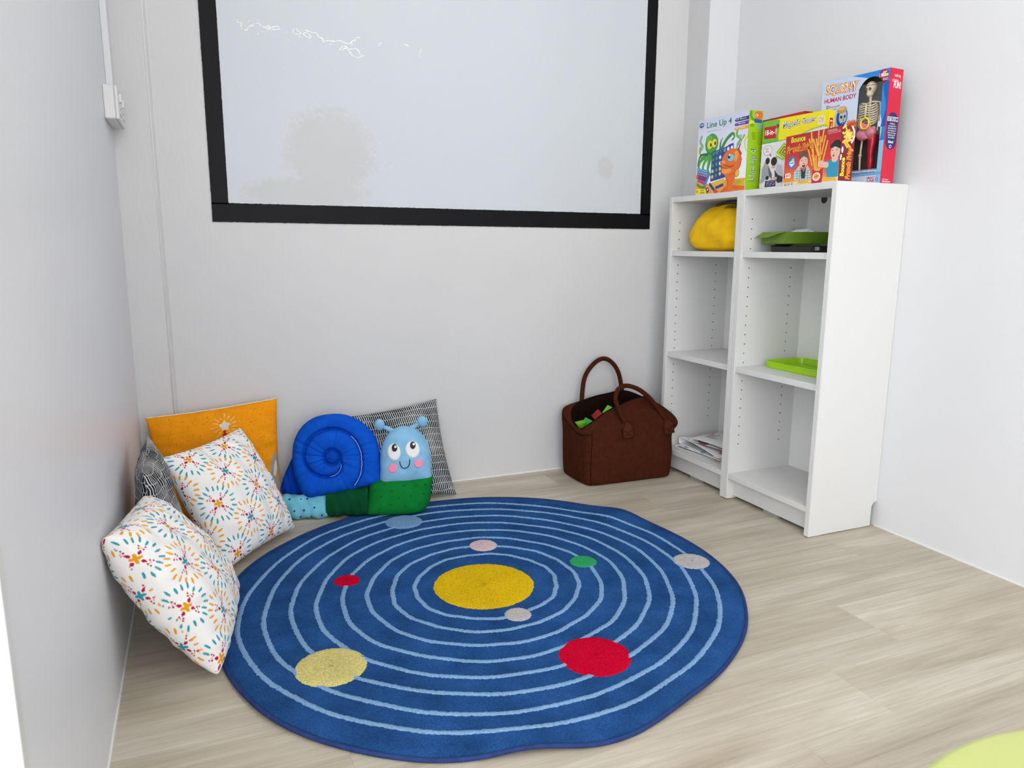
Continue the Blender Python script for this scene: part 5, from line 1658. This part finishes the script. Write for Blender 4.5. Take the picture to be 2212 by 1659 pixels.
# skeleton figure in the window
BONE = mat('ivory_bone_plastic', (222, 208, 176), 0.45, 0.4)
SK = empty('skeleton_figure')
SK.parent = b2
SK['label'] = 'ivory plastic skeleton with one red muscled leg'
cx, cy = 0.682 * W_, 0.021
Z = lambda v_: H_ * (1.06 - v_)
v1, f1 = ellipsoid_data((cx, cy, Z(0.185)), (0.0150, 0.016, 0.0185), 20, 14)
v1 = np.array(v1); lo = v1[:, 2] < Z(0.185)
v1[lo, 0] = cx + (v1[lo, 0] - cx) * 0.82
jaw = ellipsoid_data((cx, cy - 0.004, Z(0.237)), (0.0095, 0.011, 0.0095), 16, 10)
v, f = join([(v1, f1), jaw])
sk = mesh_obj('skull', v, f, BONE, SK, True)
DKB = mat('eye_socket_dark', (70, 56, 44), 0.8)
for s in (-1, 1):
    v, f = ellipsoid_data((cx + s * 0.0062, cy - 0.0145, Z(0.200)), (0.0042, 0.003, 0.0042), 12, 8)
    mesh_obj('eye_socket', v, f, DKB, sk, True)
tube('skull_cut_line', [(cx + 0.0154 * math.cos(a), cy + 0.0164 * math.sin(a), Z(0.168)) for a in np.linspace(math.pi, 2 * math.pi, 14)], 0.0006, DKB, sk, 5)
parts = [tube_data([(cx, cy, z) for z in np.linspace(Z(0.255), Z(0.60), 40)], 0.0032 + 0.0010 * (np.arange(40) % 2), 8)]
v, f = join(parts); mesh_obj('spine', v, f, BONE, SK, True)
ribs = []
for i_ in range(9):
    zc_ = Z(0.335 + i_ * 0.021)
    w2 = 0.021 + 0.0105 * math.sin((i_ + 1.2) / 9 * math.pi * 0.75)
    for s in (-1, 1):
        pts = [(cx + s * 0.003, cy + 0.006, zc_ + 0.007), (cx + s * w2 * 0.8, cy + 0.004, zc_ + 0.006), (cx + s * w2, cy - 0.006, zc_), (cx + s * w2 * 0.7, cy - 0.0145, zc_ - 0.006), (cx + s * (0.004 + 0.0016 * i_ * (i_ > 4)), cy - 0.016, zc_ - 0.004 + 0.003 * (i_ > 5))]
        ribs.append(tube_data(catmull(pts, 18), 0.0020, 6))
ribs.append(tube_data([(cx, cy - 0.016, Z(0.335)), (cx, cy - 0.017, Z(0.46))], 0.0028, 8))
v, f = join(ribs); mesh_obj('ribcage', v, f, BONE, SK, True)
v, f = join([tube_data(catmull([(cx + s * 0.003, cy - 0.014, Z(0.328)), (cx + s * 0.018, cy - 0.012, Z(0.318)), (cx + s * 0.034, cy - 0.002, Z(0.325))], 12), 0.0019, 6) for s in (-1, 1)])
mesh_obj('collar_bone', v, f, BONE, SK, True)
for s in (-1, 1):
    pts = [(cx + s * 0.034, cy, Z(0.325)), (cx + s * 0.037, cy, Z(0.44)), (cx + s * 0.037, cy - 0.004, Z(0.46)), (cx + s * 0.038, cy - 0.008, Z(0.58))]
    tube('arm', catmull(pts, 20), np.interp(np.linspace(0, 1, 20), [0, .1, .5, .56, .62, 1], [.004, .0024, .0024, .0038, .002, .002]), BONE, SK, 8)
PINK = mat('pink_soft_plastic', (222, 120, 150), 0.35, 0.5)
pl_ = [ellipsoid_data((cx - 0.012, cy - 0.006, Z(0.60)), (0.022, 0.012, 0.017), 18, 12), ellipsoid_data((cx + 0.014, cy - 0.006, Z(0.585)), (0.018, 0.012, 0.014), 18, 12)]
for k_ in range(4):
    pl_.append(tube_data(catmull([(cx - 0.024 + 0.004 * k_, cy - 0.014, Z(0.515 + 0.012 * k_)), (cx - 0.012, cy - 0.018, Z(0.505 + 0.014 * k_)), (cx + 0.004, cy - 0.016, Z(0.52 + 0.012 * k_)), (cx + 0.018, cy - 0.012, Z(0.525 + 0.010 * k_))], 14), 0.0034, 8))
v, f = join(pl_); mesh_obj('organs', v, f, PINK, SK, True)
v, f = join([tube_data(catmull([(cx + s * 0.004, cy, Z(0.55)), (cx + s * 0.022, cy - 0.002, Z(0.545)), (cx + s * 0.024, cy - 0.004, Z(0.585)), (cx + s * 0.010, cy - 0.006, Z(0.625)), (cx, cy - 0.006, Z(0.63))], 18), 0.0036, 8) for s in (-1, 1)])
mesh_obj('pelvis', v, f, BONE, SK, True)
pts = [(cx - 0.016, cy, Z(0.60)), (cx - 0.017, cy - 0.002, Z(0.76)), (cx - 0.017, cy - 0.003, Z(0.79)), (cx - 0.017, cy, Z(0.93))]
tube('leg', catmull(pts, 26), np.interp(np.linspace(0, 1, 26), [0, .08, .3, .55, .64, .7, 1], [.005, .003, .0028, .0036, .0056, .0032, .0028]), BONE, SK, 10)
MUS = mat('red_muscle_plastic', (186, 28, 50), 0.3, 0.5, var=(60, 0.2))
pts = [(cx + 0.018, cy, Z(0.57)), (cx + 0.020, cy - 0.002, Z(0.66)), (cx + 0.018, cy - 0.003, Z(0.77)), (cx + 0.018, cy, Z(0.85)), (cx + 0.017, cy, Z(0.93))]
lg = tube('leg', catmull(pts, 30), np.interp(np.linspace(0, 1, 30), [0, .2, .5, .62, .75, 1], [.010, .0135, .0085, .0075, .010, .006]), MUS, SK, 14)
lg['label'] = 'red muscled leg'
# yellow ring of the touch hole
tube('touch_ring', [(0.703 * W_ + 0.0140 * math.cos(a), -0.0012, Z(0.509) + 0.0155 * math.sin(a)) for a in np.linspace(0, 2 * math.pi, 40, endpoint=False)], 0.0026, mat('yellow_ring_plastic', (236, 206, 20), 0.35), b2, 8, True)

# ---------- 3  red box with fries
W_, H_, T_ = 0.234, 0.150, 0.046
b3 = game_box('red and orange game box showing french fries and two boys', -0.246, 0.247, W_, H_, T_, -4.6, None)
bm = bmesh.new(); box_bm(bm, 0, W_, 0, T_, 0, H_, 0.0006); bm_obj('box_body', bm, mat('card_dark_red', (128, 22, 36), 0.4), b3)
A = Art(W_, H_, [(185, 520), (1280, 290), (1210, 1380), (95, 1510)], (204, 30, 44))
A.grad(A.V < 0.55, (186, 22, 44), (222, 52, 44), A.V / 0.55)
A.grad(A.V >= 0.55, (222, 52, 44), (240, 160, 48), (A.V - 0.55) / 0.36)
A.put((A.V < 0.46) & (np.sin(A.X * 520 + A.Y * 520) * np.sin(A.X * 520 - A.Y * 520) > 0.55 + A.V), (138, 14, 38))
A.put(A.V > 0.915, (240, 222, 176))
FY, FO = (246, 198, 66), (222, 146, 34)
for a_, b_ in (((705, 430), (722, 800)), ((850, 380), (840, 670)), ((950, 350), (910, 600)), ((975, 490), (900, 850)), ((1015, 590), (930, 950)), ((885, 510), (870, 860)), ((745, 560), (830, 860)), ((800, 555), (850, 900)), ((662, 560), (770, 960)), ((640, 750), (700, 1010)), ((720, 560), (745, 900)), ((720, 860), (780, 1180)), ((795, 880), (800, 1180)), ((880, 900), (820, 1180)), ((935, 970), (850, 1170)), ((700, 1020), (712, 1060)), ((850, 870), (830, 1150)), ((755, 930), (775, 1150))):
    A.L([a_, b_], 27, FO); A.L([(a_[0] - 3, a_[1]), (b_[0] - 3, b_[1])], 19, FY)
SKN = (238, 198, 172)
A.G([(345, 1200), (450, 1080), (545, 1200), (622, 1070), (672, 1160), (690, 1350), (335, 1375)], (196, 216, 214))
for i_ in range(6):
    A.L([(355 + 55 * i_, 1120), (345 + 55 * i_, 1370)], 7, (90, 110, 116)) if 0 < i_ < 6 else None
for i_ in range(4):
    A.L([(360, 1190 + 50 * i_), (680, 1165 + 50 * i_)], 7, (110, 130, 136))
A.G([(480, 1120), (545, 1200), (600, 1100), (560, 1330), (490, 1330)], (40, 44, 54))
A.put((A.V > 0.98), (240, 222, 176))
A.E(545, 885, 92, 96, (96, 70, 50)); A.E(540, 1010, 88, 112, SKN); A.L([(465, 880), (540, 850), (620, 880)], 56, (112, 82, 58), True)
A.E(508, 975, 11, 10, (60, 40, 30)); A.E(590, 960, 11, 10, (60, 40, 30)); A.E(545, 1072, 34, 40, (118, 30, 34)); A.L([(520, 1058), (570, 1052)], 9, (245, 240, 235)); A.E(548, 1022, 16, 12, (224, 172, 148))
A.G([(955, 1010), (1080, 950), (1225, 935), (1205, 1300), (1000, 1300)], (44, 156, 192))
A.L([(1000, 1060), (890, 1050)], 76, SKN); A.E(885, 1035, 58, 62, SKN); A.L([(860, 1050), (920, 1070)], 6, (214, 160, 136))
A.E(1150, 940, 60, 60, SKN)
A.E(1180, 680, 92, 110, (34, 27, 26)); A.E(1160, 800, 88, 140, SKN); A.L([(1095, 690), (1160, 655), (1240, 690)], 58, (34, 27, 26), True)
A.E(1110, 775, 11, 10, (50, 34, 30)); A.E(1190, 760, 11, 10, (50, 34, 30)); A.E(1126, 877, 17, 20, (120, 50, 50)); A.E(1135, 825, 14, 11, (222, 168, 146))
A.G([(900, 1320), (1205, 1290), (1205, 1390), (900, 1410)], (240, 214, 150))
for a_, b_ in (((440, 1400), (700, 1350)), ((420, 1430), (640, 1400)), ((470, 1370), (690, 1420)), ((930, 1310), (1150, 1330)), ((910, 1370), (1130, 1340)), ((900, 1345), (1160, 1355))):
    A.L([a_, b_], 20, FO); A.L([a_, b_], 13, FY)
A.G([(722, 1150), (760, 1175), (850, 1180), (932, 1105), (902, 1425), (698, 1440)], (200, 22, 62))
A.E(798, 1292, 78, 84, (244, 240, 236)); A.E(798, 1292, 56, 60, (238, 180, 90)); A.L([(760, 1300), (840, 1275)], 14, (214, 90, 40))
A.E(300, 1020, 86, 124, (34, 122, 204)); A.E(296, 1035, 58, 52, (240, 246, 250)); A.E(318, 970, 30, 34, (244, 202, 60)); A.E(290, 1090, 20, 18, (240, 246, 250)); A.L([(255, 1040), (340, 1020)], 14, (34, 122, 204))
A.G([(108, 1256), (250, 1232), (272, 1262), (262, 1318), (240, 1330), (106, 1338)], (246, 244, 240)); A.G([(108, 1256), (150, 1250), (146, 1336), (106, 1338)], (214, 26, 50))
for x, y, c in ((152, 1462, (90, 110, 90)), (220, 1448, (190, 70, 80)), (290, 1436, (60, 150, 120))):
    A.E(x, y, 30, 38, (250, 246, 230)); A.E(x, y, 24, 30, c); A.E(x + 3, y - 4, 10, 13, (240, 236, 220))
A.build('front_print', (0, -0.0006, 0), (1, 0, 0), (0, 0, 1), PRINT, b3)
for bold, c, lf in ((0.07, (120, 14, 30), 0.0008), (0.035, (250, 226, 52), 0.0012)):
    front_text(A, b3, 'Bounce', 288, 640, 578, 118, c, bold=bold, lift=lf)
for bold, c, lf in ((0.08, (110, 12, 26), 0.0008), (0.055, (252, 206, 44), 0.0012), (0.0, (214, 34, 40), 0.0016)):
    front_text(A, b3, 'French Fries', 180, 865, 722, 165, c, bold=bold, lift=lf, shear=0.12, rise=742)
front_text(A, b3, 'a bouncing fries game', 365, 812, 540, 22, (250, 240, 230), bold=0.01, lift=0.0010)
front_text(A, b3, 'CONTENTS:', 1015, 412, 1190, 30, (248, 236, 230), bold=0.0, lift=0.0010)
front_text(A, b3, '1 red cup, 48 fries,', 1015, 438, 1250, 26, (248, 236, 230), bold=0.0, lift=0.0010)
front_text(A, b3, '1 game instruction', 1015, 466, 1255, 26, (248, 236, 230), bold=0.0, lift=0.0010)
front_text(A, b3, '4-9', 165, 1318, 245, 64, (206, 26, 50), bold=0.015, lift=0.0010)
S3 = Art(T_, H_, [(1290, 290), (1580, 310), (1520, 1385), (1225, 1375)], (122, 20, 38))
S3.L([(1500, 300), (1545, 400), (1545, 520), (1500, 620)], 34, (240, 236, 230), True)
for i_ in range(26):
    x, y = 1300 + rng.uniform(0, 190), 320 + rng.uniform(0, 360)
    dx, dy = rng.uniform(40, 120), rng.uniform(-90, 150)
    S3.L([(x, y), (x + dx, y + dy)], 34, FO); S3.L([(x - 3, y), (x + dx - 3, y + dy)], 24, FY if i_ % 3 else (250, 222, 120))
S3.E(1300, 760, 20, 60, (246, 240, 236)); S3.G([(1262, 850), (1290, 850), (1280, 960), (1255, 960)], (246, 240, 236))
S3.build('spine_print', (W_ + 0.0006, 0, 0), (0, 1, 0), (0, 0, 1), PRINT, b3)
xs_ = W_ + 0.0006
side_letters('Bounce', xs_, T_, H_, 0.017, 0.014, 0.050, 0.014, (250, 226, 52), b3, 0.035, lift=0.0008)
for bold, c, lf in ((0.06, (250, 200, 44), 0.0008), (0.0, (196, 28, 36), 0.0012)):
    side_letters('French Fries', xs_, T_, H_, 0.039, 0.004, 0.088, 0.018, c, b3, bold, 0.1, lift=lf)

# ---------- 4  yellow-banded box with two boys playing
W_, H_, T_ = 0.255, 0.222, 0.028
b4 = game_box('yellow and white game box with two boys at a board', -0.196, 0.412, W_, H_, T_, 5.0, None)
bm = bmesh.new(); box_bm(bm, 0, W_, 0, T_, 0, H_, 0.0006); bm_obj('box_body', bm, mat('card_yellow', (238, 222, 16), 0.4), b4)
def gp(x, y):
    return (1620 + x / 8.3, 220 + y / 8.3)
A = Art(W_, H_, [(1650.9, 263.7), (1789.6, 238.0), (1777.0, 392.0), (1635.3, 407.5)], (226, 227, 230))
QY = (238, 222, 14)
A.G([(1648, 258), (1800, 230), (1790, 272), (1778, 271), (1752, 279), (1725, 292), (1700, 299), (1684, 302), (1646, 308)], QY)
A.L([(1646, 308), (1684, 302), (1700, 299), (1725, 292), (1752, 279), (1778, 271), (1792, 271)], 1.6, (120, 180, 40), True)
A.G([(1645, 258), gp(572, 322), gp(528, 672), (1640, 312)], (112, 186, 54))
A.L([(1645, 309), (1664, 306), gp(528, 676)], 1.8, (80, 160, 40))
A.G([gp(272, 462), gp(500, 420), gp(490, 632), gp(262, 662)], (196, 20, 34))
A.E(*gp(525, 430), 3.4, 4.6, (60, 60, 110)); A.E(*gp(505, 440), 2.2, 3.0, (210, 60, 60))
A.E(*gp(325, 850), 10.4, 10.8, (160, 40, 70)); A.E(*gp(325, 850), 9.6, 10.0, (236, 236, 238))
A.G([gp(350, 925), gp(395, 950), gp(380, 905)], (160, 40, 70))
for i_, c in enumerate(((120, 180, 50), (236, 222, 40), (60, 110, 40), (236, 222, 40), (90, 70, 40), (180, 200, 60))):
    k_ = 1 - i_ * 0.16
    cxq, cyq = 1620 + 640 / 8.3, 220 + 865 / 8.3
    A.G([(cxq - 19 * k_, cyq + 2), (cxq, cyq - 19 * k_), (cxq + 19 * k_, cyq - 2), (cxq + 2, cyq + 16 * k_)], c)
A.G([gp(480, 920), gp(640, 990), gp(620, 1010), gp(470, 960)], (150, 200, 50))
A.G([gp(195, 1180), gp(265, 1055), gp(340, 1110), gp(395, 1260), gp(390, 1330), gp(330, 1300), gp(280, 1340), gp(190, 1420), gp(150, 1410), gp(180, 1330)], (156, 160, 172))
A.G([gp(320, 1110), gp(390, 1240), gp(390, 1340), gp(340, 1290)], (92, 92, 96))
A.E(*gp(298, 1100), 3.8, 4.6, (206, 160, 140)); A.E(*gp(318, 1028), 5.2, 7.0, (26, 22, 22))
A.E(*gp(300, 1320), 4, 4.4, (20, 20, 22)); A.E(*gp(165, 1405), 3, 2.4, (206, 160, 140))
A.G([gp(490, 1060), gp(590, 1100), gp(610, 1330), gp(490, 1345), gp(380, 1345), gp(440, 1280)], (190, 192, 200))
A.G([gp(445, 1175), gp(510, 1260), gp(600, 1290), gp(590, 1380), gp(500, 1400), gp(450, 1340)], (46, 46, 52))
A.E(*gp(428, 1120), 4.6, 4.6, (214, 168, 148)); A.E(*gp(440, 1030), 7.2, 9.0, (26, 22, 22)); A.E(*gp(460, 1320), 3.4, 3.2, (214, 168, 148)); A.E(*gp(375, 1350), 3, 2.4, (214, 168, 148))
A.G([gp(258, 1372), gp(458, 1350), gp(455, 1460), gp(243, 1482)], (26, 36, 82))
for i_ in range(7):
    for j_ in range(3):
        A.E(*gp(285 + i_ * 24, 1395 + j_ * 26 - i_ * 3), 0.85, 1.0, (200, 210, 230) if (i_ + j_) % 3 else (190, 60, 90))
A.G([gp(100, 1500), gp(260, 1500), gp(255, 1580), gp(90, 1580)], (150, 190, 60))
A.G([gp(252, 1492), gp(640, 1470), gp(640, 1560), gp(245, 1570)], (212, 28, 60))
A.G([gp(455, 1480), gp(480, 1480), gp(475, 1560), gp(450, 1560)], (240, 90, 110))
A.build('front_print', (0, -0.0006, 0), (1, 0, 0), (0, 0, 1), PRINT, b4)
front_text(A, b4, '18-in-1', *gp(283, 600), gp(488, 600)[0], 11.5, (248, 248, 248), bold=0.02, lift=0.0010)
for bold, c, lf in ((0.045, (60, 58, 40), 0.0008), (0.0, (246, 246, 240), 0.0012)):
    front_text(A, b4, 'Magnetic Games', 1693.5, 281.5, 1762.0, 19.5, c, bold=bold, lift=lf, shear=0.12, rise=267.0)
front_text(A, b4, "Let's", *gp(285, 845), gp(350, 845)[0], 5.4, (150, 50, 70), bold=0.0, lift=0.0010)
front_text(A, b4, 'play...', *gp(290, 895), gp(365, 895)[0], 5.2, (150, 50, 70), bold=0.0, lift=0.0010)
front_text(A, b4, 'GAMES', *gp(295, 1545), gp(400, 1545)[0], 5.0, (246, 190, 60), bold=0.02, lift=0.0010)
A2 = lettering('DJ', 0.016, 0.017, (0.223, 0, 0.186), (1, 0, 0), (0, 0, 1), ink((214, 120, 130)), b4, 0.0, 0, 0.0012)
box('logo_plate', 0.219, 0.243, -0.0012, -0.0004, 0.182, 0.207, ink((238, 226, 200)), b4)
S4 = Canvas(T_, H_, 0.001, (238, 222, 14))
S4.rrect(0.22, 0.78, 0.10, 0.45, 0.003, (206, 24, 36)); S4.rect(0, 1, 0.52, 1, (222, 224, 226)); S4.rect(0, 1, 0.505, 0.525, (140, 190, 50))
S4.build('spine_print', (W_ + 0.0006, 0, 0), (0, 1, 0), (0, 0, 1), PRINT, b4)
side_letters('18-in-1', W_ + 0.0006, T_, H_, 0.0185, 0.128, 0.064, 0.010, (248, 248, 248), b4, 0.02)

# ---------- 5  red box at the back
W_, H_, T_ = 0.228, 0.240, 0.034
b5 = game_box('red and blue game box at the back, mostly hidden by the yellow one', -0.136, 0.513, W_, H_, T_, -1.8, None)
bm = bmesh.new(); box_bm(bm, 0, W_, 0, T_, 0, H_, 0.0006); bm_obj('box_body', bm, mat('card_red', (184, 22, 40), 0.4), b5)
A = Canvas(W_, H_, 0.0015, (192, 20, 36))
A.poly([(0, 0), (0.2, 0), (0, 0.12)], (40, 40, 130))
A.rect(0, 1, 0.53, 1, (60, 34, 30))
A.poly([(0.0, 0.42), (0.45, 0.36), (0.45, 0.6), (0.05, 0.62)], (232, 226, 220)); A.poly([(0.05, 0.45), (0.4, 0.4), (0.4, 0.56), (0.08, 0.58)], (70, 20, 24)); A.ell(0.24, 0.5, 0.05, 0.05, (220, 120, 40))
for i_ in range(7):
    A.line([(0.0 + i_ * 0.04, 0.95), (0.06 + i_ * 0.05, 0.72), (0.2 + i_ * 0.05, 0.6)], 0.022, ((226, 170, 40), (60, 80, 150), (214, 110, 30))[i_ % 3], True)
A.rect(0, 1, 0.9, 1, (30, 40, 80))
A.build('front_print', (0, -0.0006, 0), (1, 0, 0), (0, 0, 1), PRINT, b5)
lettering('Play', 0.085, 0.052, (0.002, -0.0006, 0.165), (0.97, 0, 0.24), (-0.24, 0, 0.97), ink((40, 86, 190)), b5, 0.05, 0, 0.0006)
